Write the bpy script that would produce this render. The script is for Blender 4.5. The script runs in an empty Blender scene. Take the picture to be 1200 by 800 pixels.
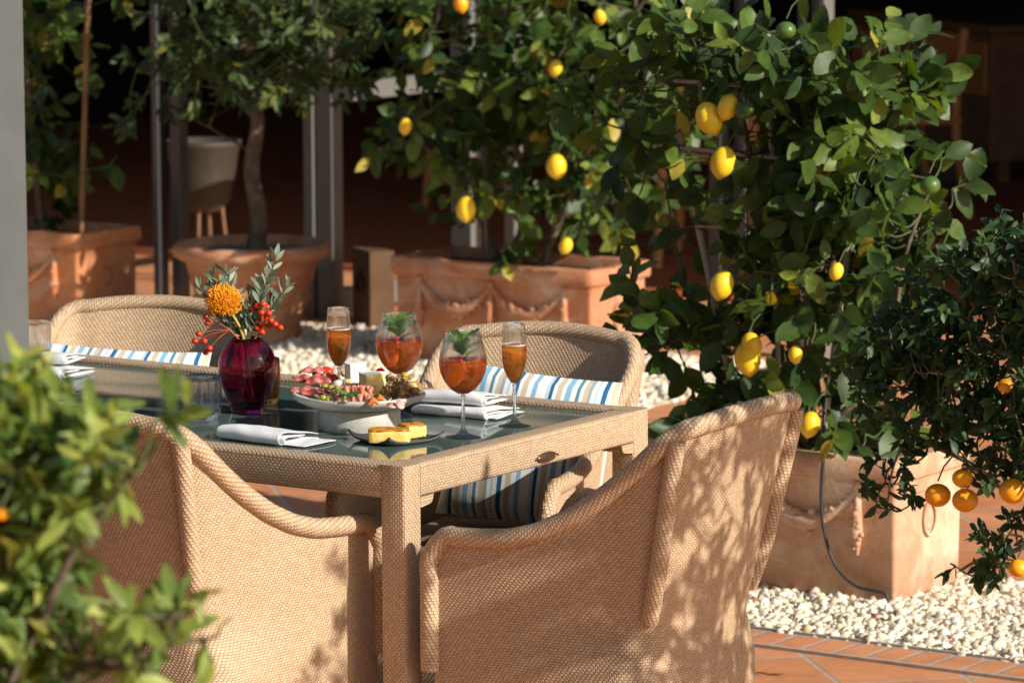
import bpy, math, random
import numpy as np
from mathutils import Vector, Matrix
PI = math.pi
scene = bpy.context.scene
COL = scene.collection

# ------------------------------------------------------------------ camera
F_PX = 5000.0
PITCH, ROLL, TH, CAM_H = math.radians(7.86), math.radians(-.26), math.radians(34.0), 2.1
_cp, _sp = math.cos(PITCH), math.sin(PITCH)
_F = np.array([0, _cp, -_sp]); _R = np.array([1., 0, 0]); _U = np.array([0, _sp, _cp])
_R, _U = math.cos(ROLL)*_R + math.sin(ROLL)*_U, -math.sin(ROLL)*_R + math.cos(ROLL)*_U
_M = np.array([[math.cos(TH), -math.sin(TH), 0], [math.sin(TH), math.cos(TH), 0], [0, 0, 1]])
CR, CU, CF = _M@_R, _M@_U, _M@_F
CAM = np.array([4.699, -6.594, CAM_H])
cam_d = bpy.data.cameras.new('camera'); cam = bpy.data.objects.new('camera', cam_d); COL.objects.link(cam)
cam_d.sensor_width = 36; cam_d.lens = F_PX/1200*36; cam_d.clip_end = 500
mw = Matrix.Identity(4)
for i in range(3):
    mw[i][0], mw[i][1], mw[i][2], mw[i][3] = CR[i], CU[i], -CF[i], CAM[i]
cam.matrix_world = mw
cam_d.dof.use_dof = True; cam_d.dof.focus_distance = 8.45; cam_d.dof.aperture_fstop = 8.0
scene.camera = cam

# ------------------------------------------------------------------ light
SUN_AZ, SUN_EL = math.radians(-1.5), math.radians(26)      # azimuth from +X towards +Y
SUN = Vector((math.cos(SUN_AZ)*math.cos(SUN_EL), math.sin(SUN_AZ)*math.cos(SUN_EL), math.sin(SUN_EL)))
world = bpy.data.worlds.new('World'); scene.world = world; world.use_nodes = True
wn = world.node_tree.nodes; wl = world.node_tree.links
sky = wn.new('ShaderNodeTexSky'); sky.sky_type = 'NISHITA'; sky.sun_disc = False
sky.sun_elevation = SUN_EL; sky.sun_rotation = PI/2 - SUN_AZ; sky.air_density = 1.0; sky.dust_density = 2.0
wl.new(sky.outputs[0], wn['Background'].inputs[0]); wn['Background'].inputs[1].default_value = 0.07
sun_d = bpy.data.lights.new('sun', 'SUN'); sun_d.energy = 5.0; sun_d.angle = math.radians(.55); sun_d.color = (1, .93, .82)
sun_o = bpy.data.objects.new('sun', sun_d); COL.objects.link(sun_o)
sun_o.rotation_euler = SUN.to_track_quat('Z', 'Y').to_euler()
scene.view_settings.view_transform = 'Standard'; scene.view_settings.look = 'None'
scene.view_settings.exposure = 0.3; scene.view_settings.gamma = 1.0
cy = scene.cycles
try:
    cy.use_denoising = True; cy.denoiser = 'OPENIMAGEDENOISE'
except Exception: pass
cy.max_bounces = 14; cy.transmission_bounces = 12; cy.transparent_max_bounces = 12; cy.glossy_bounces = 6
cy.sample_clamp_indirect = 4.0; cy.blur_glossy = 0.5

# ------------------------------------------------------------------ pixel helpers (photo pixels 1200x800)
def ray(x, y): return CR*(x-600)/F_PX - CU*(y-400)/F_PX + CF
def atz(x, y, z): d = ray(x, y); return CAM + d*(z-CAM[2])/d[2]
def aty(x, y, Y): d = ray(x, y); return CAM + d*(Y-CAM[1])/d[1]
def proj(P):
    v = np.asarray(P) - CAM; z = v@CF
    return 600 + F_PX*(v@CR)/z, 400 - F_PX*(v@CU)/z, z
V = lambda *a: np.array(a, float)

# ------------------------------------------------------------------ object helpers
def setp(o, label=None, cat=None, group=None, kind=None):
    if label: o['label'] = label
    if cat: o['category'] = cat
    if group: o['group'] = group
    if kind: o['kind'] = kind
    return o
def thing(name, label, cat, loc=(0, 0, 0), rz=0, group=None):
    o = bpy.data.objects.new(name, None); COL.objects.link(o); o.empty_display_size = .05
    o.location = loc; o.rotation_euler = (0, 0, rz)
    return setp(o, label, cat, group)
class MB:
    """mesh collector with uv in metres"""
    def __init__(s): s.v = []; s.f = []; s.uv = []; s.t = []
    def add(s, verts, faces, uvs=None, tint=None):
        b = len(s.v); s.v.extend([tuple(map(float, p)) for p in verts])
        for k, fc in enumerate(faces):
            s.f.append(tuple(b+i for i in fc))
            s.uv.append([tuple(q) for q in uvs[k]] if uvs else [(s.v[b+i][0], s.v[b+i][2]) for i in fc])
            s.t.append(.5 if tint is None else tint)
        return s
    def grid(s, P, UV=None, closed_u=False, closed_v=False, flip=False, tint=None):
        """P[i][j] array of points, i along u"""
        P = np.asarray(P, float); n, m = P.shape[:2]
        verts = P.reshape(-1, 3); faces = []; uvs = []
        ni = n if closed_u else n-1; mj = m if closed_v else m-1
        for i in range(ni):
            for j in range(mj):
                i2, j2 = (i+1) % n, (j+1) % m
                q = [i*m+j, i2*m+j, i2*m+j2, i*m+j2]
                if UV is not None:
                    uu = [UV(i, j), UV(i+1, j), UV(i+1, j+1), UV(i, j+1)]
                else:
                    uu = [(i, j), (i+1, j), (i+1, j+1), (i, j+1)]
                if flip: q = q[::-1]; uu = uu[::-1]
                faces.append(q); uvs.append(uu)
        return s.add(verts, faces, uvs, tint)
    def box(s, c, d, rz=0):
        c = np.array(c, float); hx, hy, hz = np.array(d)/2
        R = np.array([[math.cos(rz), -math.sin(rz), 0], [math.sin(rz), math.cos(rz), 0], [0, 0, 1]])
        vs = [c + R@np.array([sx*hx, sy*hy, sz*hz]) for sx in(-1, 1) for sy in(-1, 1) for sz in(-1, 1)]
        fs = [(0, 1, 3, 2), (4, 6, 7, 5), (0, 4, 5, 1), (2, 3, 7, 6), (0, 2, 6, 4), (1, 5, 7, 3)]
        uv = []
        loc = [np.array([sx*hx, sy*hy, sz*hz]) for sx in(-1, 1) for sy in(-1, 1) for sz in(-1, 1)]
        for k, f in enumerate(fs):
            ax = [(1, 2), (1, 2), (0, 2), (0, 2), (0, 1), (0, 1)][k]
            uv.append([(loc[i][ax[0]], loc[i][ax[1]]) for i in f])
        return s.add(vs, fs, uv)
    def tube(s, pts, r, n=8, cap=True, tint=None, scale_v=1.0):
        pts = [np.array(p, float) for p in pts]; m = len(pts)
        rs = r if hasattr(r, '__len__') else [r]*m
        T = []
        for i in range(m):
            t = pts[min(i+1, m-1)] - pts[max(i-1, 0)]; T.append(t/(np.linalg.norm(t)+1e-12))
        a = np.array([0, 0, 1.]) if abs(T[0][2]) < .9 else np.array([1., 0, 0])
        N = np.cross(T[0], a); N /= np.linalg.norm(N); G = []; L = [0]
        for i in range(m):
            N = N - T[i]*(N@T[i]); N /= (np.linalg.norm(N)+1e-12); B = np.cross(T[i], N)
            G.append([pts[i] + rs[i]*(math.cos(2*PI*k/n)*N + math.sin(2*PI*k/n)*B) for k in range(n)])
            if i: L.append(L[-1] + np.linalg.norm(pts[i]-pts[i-1]))
        rm = max(rs)
        s.grid(G, UV=lambda i, j: (L[min(i, m-1)], 2*PI*rm*j/n), closed_v=True, tint=tint)
        if cap:
            for g, o in((G[0], 1), (G[-1], -1)):
                q = list(range(n))[::o]; s.add(g, [q], [[(g[i][0]*.3, g[i][2]*.3) for i in q]], tint)
        return s
    def lathe(s, prof, c=(0, 0, 0), n=32, close=False, rfun=None):
        G = []; L = [0]
        for i, (r, z) in enumerate(prof):
            if i: L.append(L[-1]+math.hypot(r-prof[i-1][0], z-prof[i-1][1]))
            G.append([(c[0]+(r*(rfun(k/n, z) if rfun else 1))*math.cos(2*PI*k/n), c[1]+(r*(rfun(k/n, z) if rfun else 1))*math.sin(2*PI*k/n), c[2]+z) for k in range(n)])
        R0 = max(p[0] for p in prof)
        return s.grid(G, UV=lambda i, j: (2*PI*R0*j/n, L[min(i, len(L)-1)]), closed_v=True, flip=True)
    def build(s, name, mat, parent=None, smooth=True, bevel=0, world=True, sub=0):
        me = bpy.data.meshes.new(name)
        me.from_pydata(s.v, [], s.f)
        uvl = me.uv_layers.new(name='uv')
        uvl.data.foreach_set('uv', [c for f in s.uv for p in f for c in p])
        at = me.attributes.new('tint', 'FLOAT', 'FACE'); at.data.foreach_set('value', s.t)
        me.materials.append(mat)
        if smooth: me.polygons.foreach_set('use_smooth', [True]*len(me.polygons))
        me.validate(); me.update()
        o = bpy.data.objects.new(name, me); COL.objects.link(o)
        if parent:
            o.parent = parent
        if bevel:
            b = o.modifiers.new('b', 'BEVEL'); b.width = bevel; b.segments = 3; b.limit_method = 'ANGLE'; b.angle_limit = math.radians(40)
            b.harden_normals = True
        if sub:
            m = o.modifiers.new('s', 'SUBSURF'); m.levels = sub; m.render_levels = sub
        return o
def np_mesh(name, verts, faces, mat, parent=None, tint=None, smooth=True):
    """verts Nx3, faces MxK (K const)"""
    me = bpy.data.meshes.new(name); k = faces.shape[1]
    me.vertices.add(len(verts)); me.vertices.foreach_set('co', verts.astype(np.float32).ravel())
    me.loops.add(faces.size); me.loops.foreach_set('vertex_index', faces.astype(np.int32).ravel())
    me.polygons.add(len(faces)); me.polygons.foreach_set('loop_start', np.arange(0, faces.size, k, dtype=np.int32))
    if smooth: me.polygons.foreach_set('use_smooth', np.ones(len(faces), bool))
    me.update(calc_edges=True)
    if tint is not None:
        at = me.attributes.new('tint', 'FLOAT', 'FACE'); at.data.foreach_set('value', tint.astype(np.float32))
    me.materials.append(mat)
    o = bpy.data.objects.new(name, me); COL.objects.link(o)
    if parent: o.parent = parent
    return o
def copy_tree(root, loc, rz, label=None, name=None):
    r = root.copy(); COL.objects.link(r); r.location = loc; r.rotation_euler = (0, 0, rz)
    if label: r['label'] = label
    def rec(a, b):
        for ch in a.children:
            c = ch.copy(); COL.objects.link(c); c.parent = b; rec(ch, c)
    rec(root, r); return r
def smooth_path(pts, n=8):
    """Catmull-Rom"""
    P = [np.array(p, float) for p in pts]; P = [2*P[0]-P[1]] + P + [2*P[-1]-P[-2]]; out = []
    for i in range(1, len(P)-2):
        for k in range(n):
            t = k/n; a, b, c, d = P[i-1], P[i], P[i+1], P[i+2]
            out.append(.5*((2*b)+(-a+c)*t+(2*a-5*b+4*c-d)*t*t+(-a+3*b-3*c+d)*t**3))
    out.append(P[-2]); return out

# ------------------------------------------------------------------ materials
def newmat(name):
    m = bpy.data.materials.new(name); m.use_nodes = True; nt = m.node_tree
    return m, nt, nt.nodes['Principled BSDF']
def N(nt, t, **kw):
    n = nt.nodes.new('ShaderNode'+t)
    for k, v in kw.items():
        if k.startswith('i_'):
            key = k[2:]; key = int(key) if key.isdigit() else key.replace('_', ' ')
            n.inputs[key].default_value = v
        else: setattr(n, k, v)
    return n
def ramp(nt, stops, interp='LINEAR'):
    r = nt.nodes.new('ShaderNodeValToRGB'); r.color_ramp.interpolation = interp; e = r.color_ramp.elements
    while len(e) < len(stops): e.new(.5)
    for q, (p, c) in zip(e, stops): q.position = p; q.color = (*c, 1) if len(c) == 3 else c
    return r
def mth(nt, op, a, b=None, c=None):
    n = nt.nodes.new('ShaderNodeMath'); n.operation = op
    for i, x in enumerate((a, b, c)):
        if x is None: continue
        if isinstance(x, (int, float)): n.inputs[i].default_value = x
        else: nt.links.new(x, n.inputs[i])
    return n.outputs[0]
def simple(name, col, rough=.6, spec=.5, metal=0, **kw):
    m, nt, p = newmat(name); p.inputs['Base Color'].default_value = (*col, 1); p.inputs['Roughness'].default_value = rough
    p.inputs['Specular IOR Level'].default_value = spec; p.inputs['Metallic'].default_value = metal
    for k, v in kw.items(): p.inputs[k.replace('_', ' ')].default_value = v
    return m
def noisy(name, c1, c2, scale=20, rough=.7, spec=.4, bump=.3, bscale=None, bdist=.002, detail=5, c3=None):
    m, nt, p = newmat(name); tc = N(nt, 'TexCoord')
    n = N(nt, 'TexNoise', i_Scale=scale, i_Detail=detail, i_Roughness=.6); nt.links.new(tc.outputs['Object'], n.inputs['Vector'])
    st = [(.3, c1), (.7, c2)] if c3 is None else [(.28, c1), (.5, c2), (.72, c3)]
    r = ramp(nt, st); nt.links.new(n.outputs[0], r.inputs[0]); nt.links.new(r.outputs[0], p.inputs['Base Color'])
    p.inputs['Roughness'].default_value = rough; p.inputs['Specular IOR Level'].default_value = spec
    if bump:
        n2 = N(nt, 'TexNoise', i_Scale=bscale or scale*4, i_Detail=4); nt.links.new(tc.outputs['Object'], n2.inputs['Vector'])
        b = N(nt, 'Bump', i_Strength=bump, i_Distance=bdist); nt.links.new(n2.outputs[0], b.inputs['Height']); nt.links.new(b.outputs[0], p.inputs['Normal'])
    return m
def wicker(name, w=.0125, h=.0068, shift=.5, ca=(.63, .455, .295), cb=(.46, .32, .20), gap=(.105, .06, .032), vert=False):
    m, nt, p = newmat(name); uv = N(nt, 'UVMap', uv_map='uv'); s = N(nt, 'SeparateXYZ'); nt.links.new(uv.outputs[0], s.inputs[0])
    U_, V_ = (s.outputs[1], s.outputs[0]) if vert else (s.outputs[0], s.outputs[1])
    wob = N(nt, 'TexNoise', i_Scale=14, i_Detail=2); nt.links.new(uv.outputs[0], wob.inputs['Vector'])
    wv = mth(nt, 'MULTIPLY', mth(nt, 'SUBTRACT', wob.outputs[0], .5), h*1.0)
    V2 = mth(nt, 'ADD', V_, wv)
    vv = mth(nt, 'DIVIDE', V2, h); row = mth(nt, 'FLOOR', vv); fv = mth(nt, 'SUBTRACT', vv, row)
    uu = mth(nt, 'ADD', mth(nt, 'DIVIDE', U_, w), mth(nt, 'MULTIPLY', row, shift)); cl = mth(nt, 'FLOOR', uu); fu = mth(nt, 'SUBTRACT', uu, cl)
    pu = mth(nt, 'ABSOLUTE', mth(nt, 'SUBTRACT', mth(nt, 'MULTIPLY', fu, 2), 1)); pv = mth(nt, 'ABSOLUTE', mth(nt, 'SUBTRACT', mth(nt, 'MULTIPLY', fv, 2), 1))
    hu = mth(nt, 'SUBTRACT', 1, mth(nt, 'POWER', pu, 2.2)); hv = mth(nt, 'SUBTRACT', 1, mth(nt, 'POWER', pv, 4))
    hh = mth(nt, 'MULTIPLY', hu, hv)
    cv = N(nt, 'CombineXYZ'); nt.links.new(cl, cv.inputs[0]); nt.links.new(row, cv.inputs[1])
    wn_ = N(nt, 'TexWhiteNoise', noise_dimensions='2D'); nt.links.new(cv.outputs[0], wn_.inputs['Vector'])
    big = N(nt, 'TexNoise', i_Scale=9, i_Detail=3); nt.links.new(uv.outputs[0], big.inputs['Vector'])
    f = mth(nt, 'ADD', mth(nt, 'MULTIPLY', wn_.outputs['Value'], .65), mth(nt, 'MULTIPLY', big.outputs[0], .35))
    mx = N(nt, 'MixRGB'); mx.inputs[1].default_value = (*cb, 1); mx.inputs[2].default_value = (*ca, 1); nt.links.new(f, mx.inputs[0])
    g = N(nt, 'MapRange', i_1=.0, i_2=.42); nt.links.new(hh, g.inputs[0])
    m2 = N(nt, 'MixRGB'); m2.inputs[1].default_value = (*gap, 1); nt.links.new(mx.outputs[0], m2.inputs[2]); nt.links.new(g.outputs[0], m2.inputs[0])
    nt.links.new(m2.outputs[0], p.inputs['Base Color']); p.inputs['Roughness'].default_value = .5; p.inputs['Specular IOR Level'].default_value = .35
    b = N(nt, 'Bump', i_Strength=.7, i_Distance=.0015); nt.links.new(hh, b.inputs['Height']); nt.links.new(b.outputs[0], p.inputs['Normal'])
    return m
M = {}
M['wick_table'] = wicker('wicker_table', .0102, .0053, .5)
M['wick_leg'] = wicker('wicker_leg', .0102, .0053, .5, vert=False)
M['wick_shell'] = wicker('wicker_shell', .0098, .0050, .37, vert=False)
M['wick_tube'] = wicker('wicker_tube', .0095, .0062, .33, vert=True)

def terracotta(name, c1, c2, c3, stain=(.16, .09, .06), stain_h=.12):
    m, nt, p = newmat(name); tc = N(nt, 'TexCoord'); O = tc.outputs['Object']
    n = N(nt, 'TexNoise', i_Scale=5, i_Detail=8, i_Roughness=.65, i_Distortion=.6); nt.links.new(O, n.inputs['Vector'])
    r = ramp(nt, [(.3, c1), (.52, c2), (.72, c3)]); nt.links.new(n.outputs[0], r.inputs[0])
    sx = N(nt, 'SeparateXYZ'); nt.links.new(O, sx.inputs[0])
    n2 = N(nt, 'TexNoise', i_Scale=11, i_Detail=5); nt.links.new(O, n2.inputs['Vector'])
    zz = mth(nt, 'ADD', sx.outputs[2], mth(nt, 'MULTIPLY', mth(nt, 'SUBTRACT', n2.outputs[0], .5), .22))
    mr = N(nt, 'MapRange', i_1=stain_h, i_2=0.0, i_3=0, i_4=.55); nt.links.new(zz, mr.inputs[0])
    mx = N(nt, 'MixRGB'); nt.links.new(mr.outputs[0], mx.inputs[0]); nt.links.new(r.outputs[0], mx.inputs[1]); mx.inputs[2].default_value = (*stain, 1)
    nb = N(nt, 'TexNoise', i_Scale=3.2, i_Detail=9, i_Roughness=.72, i_Distortion=1.2); mpb = N(nt, 'Mapping'); mpb.inputs['Location'].default_value = (3, 7, 1); mpb.inputs['Scale'].default_value = (1, 1, 1.8)
    nt.links.new(O, mpb.inputs[0]); nt.links.new(mpb.outputs[0], nb.inputs['Vector']); mb_ = N(nt, 'MapRange', i_1=.50, i_2=.70, i_3=0, i_4=.60); nt.links.new(nb.outputs[0], mb_.inputs[0])
    mxb = N(nt, 'MixRGB'); nt.links.new(mb_.outputs[0], mxb.inputs[0]); nt.links.new(mx.outputs[0], mxb.inputs[1]); mxb.inputs[2].default_value = (.68, .56, .45, 1)
    nd = N(nt, 'TexNoise', i_Scale=24, i_Detail=6, i_Roughness=.8); nt.links.new(O, nd.inputs['Vector']); md_ = N(nt, 'MapRange', i_1=.60, i_2=.74, i_3=0, i_4=.45); nt.links.new(nd.outputs[0], md_.inputs[0])
    mxd = N(nt, 'MixRGB'); nt.links.new(md_.outputs[0], mxd.inputs[0]); nt.links.new(mxb.outputs[0], mxd.inputs[1]); mxd.inputs[2].default_value = (.20, .11, .07, 1)
    nt.links.new(mxd.outputs[0], p.inputs['Base Color']); p.inputs['Roughness'].default_value = .85; p.inputs['Specular IOR Level'].default_value = .2
    n3 = N(nt, 'TexNoise', i_Scale=70, i_Detail=6); nt.links.new(O, n3.inputs['Vector'])
    b = N(nt, 'Bump', i_Strength=.35, i_Distance=.003); nt.links.new(n3.outputs[0], b.inputs['Height']); nt.links.new(b.outputs[0], p.inputs['Normal'])
    return m
M['terra_near'] = terracotta('terracotta_near', (.46, .21, .115), (.60, .36, .23), (.82, .68, .50), stain=(.30, .18, .11), stain_h=.16)
M['terra_mid'] = terracotta('terracotta_mid', (.40, .155, .075), (.52, .23, .12), (.64, .38, .24))
M['terra_far'] = terracotta('terracotta_far', (.50, .19, .08), (.58, .24, .11), (.62, .32, .18))
M['soil'] = noisy('soil', (.012, .008, .006), (.05, .032, .02), 40, .95, .1, 1.0, 60, .01)
M['grit'] = noisy('grit_soil', (.10, .09, .085), (.34, .32, .30), 60, .95, .1, 1.0, 90, .01)

def tile_mat(name, rot, w, h, c1, c2, mortar=(.42, .37, .32), ms=.035, offs=.5):
    m, nt, p = newmat(name); tc = N(nt, 'TexCoord'); mp = N(nt, 'Mapping'); mp.inputs['Rotation'].default_value = (0, 0, rot)
    nt.links.new(tc.outputs['Object'], mp.inputs[0])
    b = N(nt, 'TexBrick', offset=offs); b.inputs['Scale'].default_value = 1; b.inputs['Brick Width'].default_value = w; b.inputs['Row Height'].default_value = h
    b.inputs['Mortar Size'].default_value = ms*h; b.inputs['Mortar Smooth'].default_value = .3; b.inputs['Bias'].default_value = 0
    b.inputs['Color1'].default_value = (*c1, 1); b.inputs['Color2'].default_value = (*c2, 1); b.inputs['Mortar'].default_value = (*mortar, 1)
    nt.links.new(mp.outputs[0], b.inputs[0])
    n = N(nt, 'TexNoise', i_Scale=6, i_Detail=8, i_Roughness=.7); nt.links.new(tc.outputs['Object'], n.inputs['Vector'])
    hs = N(nt, 'HueSaturation'); nt.links.new(b.outputs[0], hs.inputs['Color'])
    mr = N(nt, 'MapRange', i_1=.3, i_2=.7, i_3=.78, i_4=1.2); nt.links.new(n.outputs[0], mr.inputs[0]); nt.links.new(mr.outputs[0], hs.inputs['Value'])
    nt.links.new(hs.outputs[0], p.inputs['Base Color']); p.inputs['Roughness'].default_value = .6; p.inputs['Specular IOR Level'].default_value = .35
    n3 = N(nt, 'TexNoise', i_Scale=90, i_Detail=4); nt.links.new(tc.outputs['Object'], n3.inputs['Vector'])
    hgt = mth(nt, 'ADD', mth(nt, 'MULTIPLY', b.outputs['Fac'], -1.0), mth(nt, 'MULTIPLY', n3.outputs[0], .25))
    bp = N(nt, 'Bump', i_Strength=.5, i_Distance=.003); nt.links.new(hgt, bp.inputs['Height']); nt.links.new(bp.outputs[0], p.inputs['Normal'])
    return m
M['tile'] = tile_mat('terrace_tile', PI/4, .30, .30, (.60, .24, .105), (.66, .29, .14), ms=.022, offs=0)
M['tile_border'] = tile_mat('border_tile', PI/2, .30, .085, (.60, .24, .105), (.68, .30, .15), ms=.085, offs=0)
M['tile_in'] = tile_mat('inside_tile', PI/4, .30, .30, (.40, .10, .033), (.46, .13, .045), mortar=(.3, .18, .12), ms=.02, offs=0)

def stone_mat():
    m, nt, p = newmat('pebble'); a = N(nt, 'Attribute', attribute_name='tint')
    r = ramp(nt, [(0, (.84, .77, .63)), (.35, (.78, .66, .47)), (.6, (.88, .83, .71)), (.86, (.68, .56, .38)), (.97, (.52, .49, .45)), (.996, (.40, .14, .07))])
    nt.links.new(a.outputs['Fac'], r.inputs[0]); tc = N(nt, 'TexCoord'); n = N(nt, 'TexNoise', i_Scale=60, i_Detail=4); nt.links.new(tc.outputs['Object'], n.inputs['Vector'])
    hs = N(nt, 'HueSaturation'); nt.links.new(r.outputs[0], hs.inputs['Color']); mr = N(nt, 'MapRange', i_1=.3, i_2=.7, i_3=.82, i_4=1.08)
    nt.links.new(n.outputs[0], mr.inputs[0]); nt.links.new(mr.outputs[0], hs.inputs['Value']); nt.links.new(hs.outputs[0], p.inputs['Base Color'])
    p.inputs['Roughness'].default_value = .75; p.inputs['Specular IOR Level'].default_value = .3
    return m
M['stone'] = stone_mat()
def leaf_mat(name, stops, rough=.46, trans=.28, tcol=(.35, .5, .06), spec=.34):
    m, nt, p = newmat(name); a = N(nt, 'Attribute', attribute_name='tint'); r = ramp(nt, stops); nt.links.new(a.outputs['Fac'], r.inputs[0])
    tc = N(nt, 'TexCoord'); n = N(nt, 'TexNoise', i_Scale=45, i_Detail=3); nt.links.new(tc.outputs['Object'], n.inputs['Vector'])
    hs = N(nt, 'HueSaturation'); mr = N(nt, 'MapRange', i_1=.3, i_2=.7, i_3=.75, i_4=1.25); nt.links.new(n.outputs[0], mr.inputs[0]); nt.links.new(mr.outputs[0], hs.inputs['Value'])
    nt.links.new(r.outputs[0], hs.inputs['Color']); nt.links.new(hs.outputs[0], p.inputs['Base Color'])
    p.inputs['Roughness'].default_value = rough; p.inputs['Specular IOR Level'].default_value = spec
    t = N(nt, 'BsdfTranslucent'); mx0 = N(nt, 'MixRGB', blend_type='MULTIPLY'); mx0.inputs[0].default_value = 0
    hs2 = N(nt, 'HueSaturation'); hs2.inputs['Hue'].default_value = .48; hs2.inputs['Saturation'].default_value = 1.15; hs2.inputs['Value'].default_value = 2.0
    nt.links.new(hs.outputs[0], hs2.inputs['Color']); nt.links.new(hs2.outputs[0], t.inputs[0])
    mix = N(nt, 'MixShader'); mix.inputs[0].default_value = trans; nt.links.new(p.outputs[0], mix.inputs[1]); nt.links.new(t.outputs[0], mix.inputs[2])
    nt.links.new(mix.outputs[0], nt.nodes['Material Output'].inputs[0]); return m
M['leaf_lemon'] = leaf_mat('lemon_leaf', [(0, (.022, .046, .016)), (.4, (.046, .092, .016)), (.72, (.105, .165, .026)), (.93, (.21, .26, .05)), (1, (.40, .34, .05))])
M['leaf_citrus'] = leaf_mat('citrus_leaf', [(0, (.022, .046, .016)), (.5, (.050, .086, .024)), (.85, (.10, .14, .035)), (1, (.26, .27, .04))])
M['leaf_mand'] = leaf_mat('mandarin_leaf', [(0, (.018, .045, .016)), (.5, (.034, .078, .024)), (.9, (.06, .12, .03)), (1, (.11, .17, .04))])
M['leaf_shrub'] = leaf_mat('shrub_leaf', [(0, (.045, .09, .02)), (.45, (.13, .20, .04)), (.85, (.28, .34, .07)), (1, (.42, .43, .10))], trans=.3)
M['leaf_olive'] = leaf_mat('olive_leaf', [(0, (.10, .14, .09)), (.6, (.20, .25, .17)), (1, (.34, .38, .27))], rough=.5, trans=.1)
M['leaf_mint'] = leaf_mat('mint_leaf', [(0, (.05, .13, .03)), (1, (.16, .28, .07))], trans=.25)
M['bark'] = noisy('bark', (.07, .05, .035), (.20, .16, .12), 30, .9, .2, .8, 60, .004)
M['bark_pale'] = noisy('pale_bark', (.16, .13, .09), (.34, .29, .22), 30, .85, .2, .6, 60, .004)
M['twig'] = noisy('green_twig', (.045, .065, .018), (.085, .105, .035), 40, .6, .3, 0)
M['bamboo'] = noisy('bamboo_cane', (.32, .26, .19), (.50, .44, .35), 15, .55, .4, .3, 30, .002)
M['cane_brown'] = noisy('brown_cane', (.22, .12, .06), (.33, .19, .10), 15, .6, .3, .3, 30, .002)
def fruit(name, c1, c2, sc=8):
    m = noisy(name, c1, c2, sc, .38, .5, .35, 220, .0012, detail=2); return m
M['lemon'] = fruit('lemon_skin', (.82, .52, .012), (.90, .64, .035))
M['lemon_green'] = fruit('green_lemon_skin', (.045, .10, .02), (.085, .15, .03))
M['mandarin'] = fruit('mandarin_skin', (.90, .32, .006), (.96, .42, .012))
M['plaster'] = noisy('grey_plaster', (.078, .086, .086), (.094, .102, .102), 12, .7, .3, .3, 120, .002)
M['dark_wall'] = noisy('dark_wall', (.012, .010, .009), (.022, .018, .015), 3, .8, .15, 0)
M['frame_white'] = simple('pale_door_frame', (.15, .145, .135), .5, .4)
M['frame_steel'] = simple('steel_frame', (.12, .12, .13), .35, .5, .6)
M['wood_orange'] = noisy('orange_wood', (.40, .155, .045), (.54, .24, .08), 18, .45, .4, .2, 60, .001)
M['shelfgrey'] = simple('grey_board', (.22, .22, .23), .5, .4)
M['oakdark'] = noisy('brown_furniture_wood', (.16, .08, .04), (.26, .14, .07), 8, .5, .4, .2)
M['rubber'] = simple('dark_hose', (.035, .037, .036), .5, .4)
M['black'] = simple('black_paint', (.02, .02, .022), .4, .5)
M['kraft'] = noisy('kraft_paper', (.10, .055, .03), (.14, .08, .045), 10, .8, .2, .2, 50, .002)
M['ink'] = simple('dark_ink', (.06, .03, .02), .7, .2)
M['purple'] = simple('purple_tissue', (.06, .012, .07), .6, .3)
M['seat'] = noisy('seat_fabric', (.16, .13, .10), (.21, .175, .135), 60, .9, .15, .5, 400, .001)
def glass(name, col=(1, 1, 1), rough=0.0, ior=1.45, trans=1.0):
    m, nt, p = newmat(name); p.inputs['Base Color'].default_value = (*col, 1); p.inputs['Roughness'].default_value = rough
    p.inputs['IOR'].default_value = ior; p.inputs['Transmission Weight'].default_value = trans; return m
def glass_mix(name, col, tcol, f):
    m = glass(name, col); nt = m.node_tree; p = nt.nodes['Principled BSDF']; t = N(nt, 'BsdfTransparent'); t.inputs[0].default_value = (*tcol, 1); mx = N(nt, 'MixShader'); mx.inputs[0].default_value = f
    nt.links.new(p.outputs[0], mx.inputs[1]); nt.links.new(t.outputs[0], mx.inputs[2]); nt.links.new(mx.outputs[0], nt.nodes['Material Output'].inputs[0]); return m
M['glass'] = glass_mix('clear_glass', (1, 1, 1), (.98, .99, 1), .38)
M['glass_smoke'] = glass_mix('smoky_glass', (.95, .93, .93), (.80, .76, .78), .15)
M['glass_amber'] = glass_mix('amber_glass', (.75, .50, .18), (.62, .42, .18), .4)
M['glass_purple'] = glass('purple_glass', (.42, .02, .17), .02)
M['water'] = glass('water', (.96, .97, 1), 0, 1.33)
M['drink'] = glass('orange_red_drink', (1, .24, .04), 0, 1.34, .91)
M['drink_amber'] = glass('amber_drink', (1, .36, .05), 0, 1.34, .96)
M['ice'] = glass('ice', (.97, .93, .90), .12, 1.31)
M['foam'] = simple('foam', (.80, .62, .50), .6, .3, Alpha=1.0)
M['berry'] = simple('red_berry', (.55, .035, .008), .3, .5)
M['berry_dark'] = simple('dark_berry', (.08, .01, .03), .3, .5)
M['raspberry'] = simple('raspberry', (.55, .02, .03), .45, .4)
M['protea'] = noisy('protea_style', (.85, .30, .01), (.90, .46, .02), 60, .5, .3, 0)
M['protea_core'] = simple('protea_core', (.62, .20, .01), .6, .3)
M['stem'] = simple('orange_green_stem', (.42, .30, .05), .5, .4)
M['stem_red'] = simple('red_stem', (.55, .12, .02), .5, .4)
M['tabletop'] = noisy('green_grey_glass_top', (.085, .130, .115), (.095, .142, .126), 3, .06, .55, 0)
M['linen'] = noisy('white_linen', (.72, .73, .74), (.78, .79, .80), 12, .85, .15, .25, 500, .0006)
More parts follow.
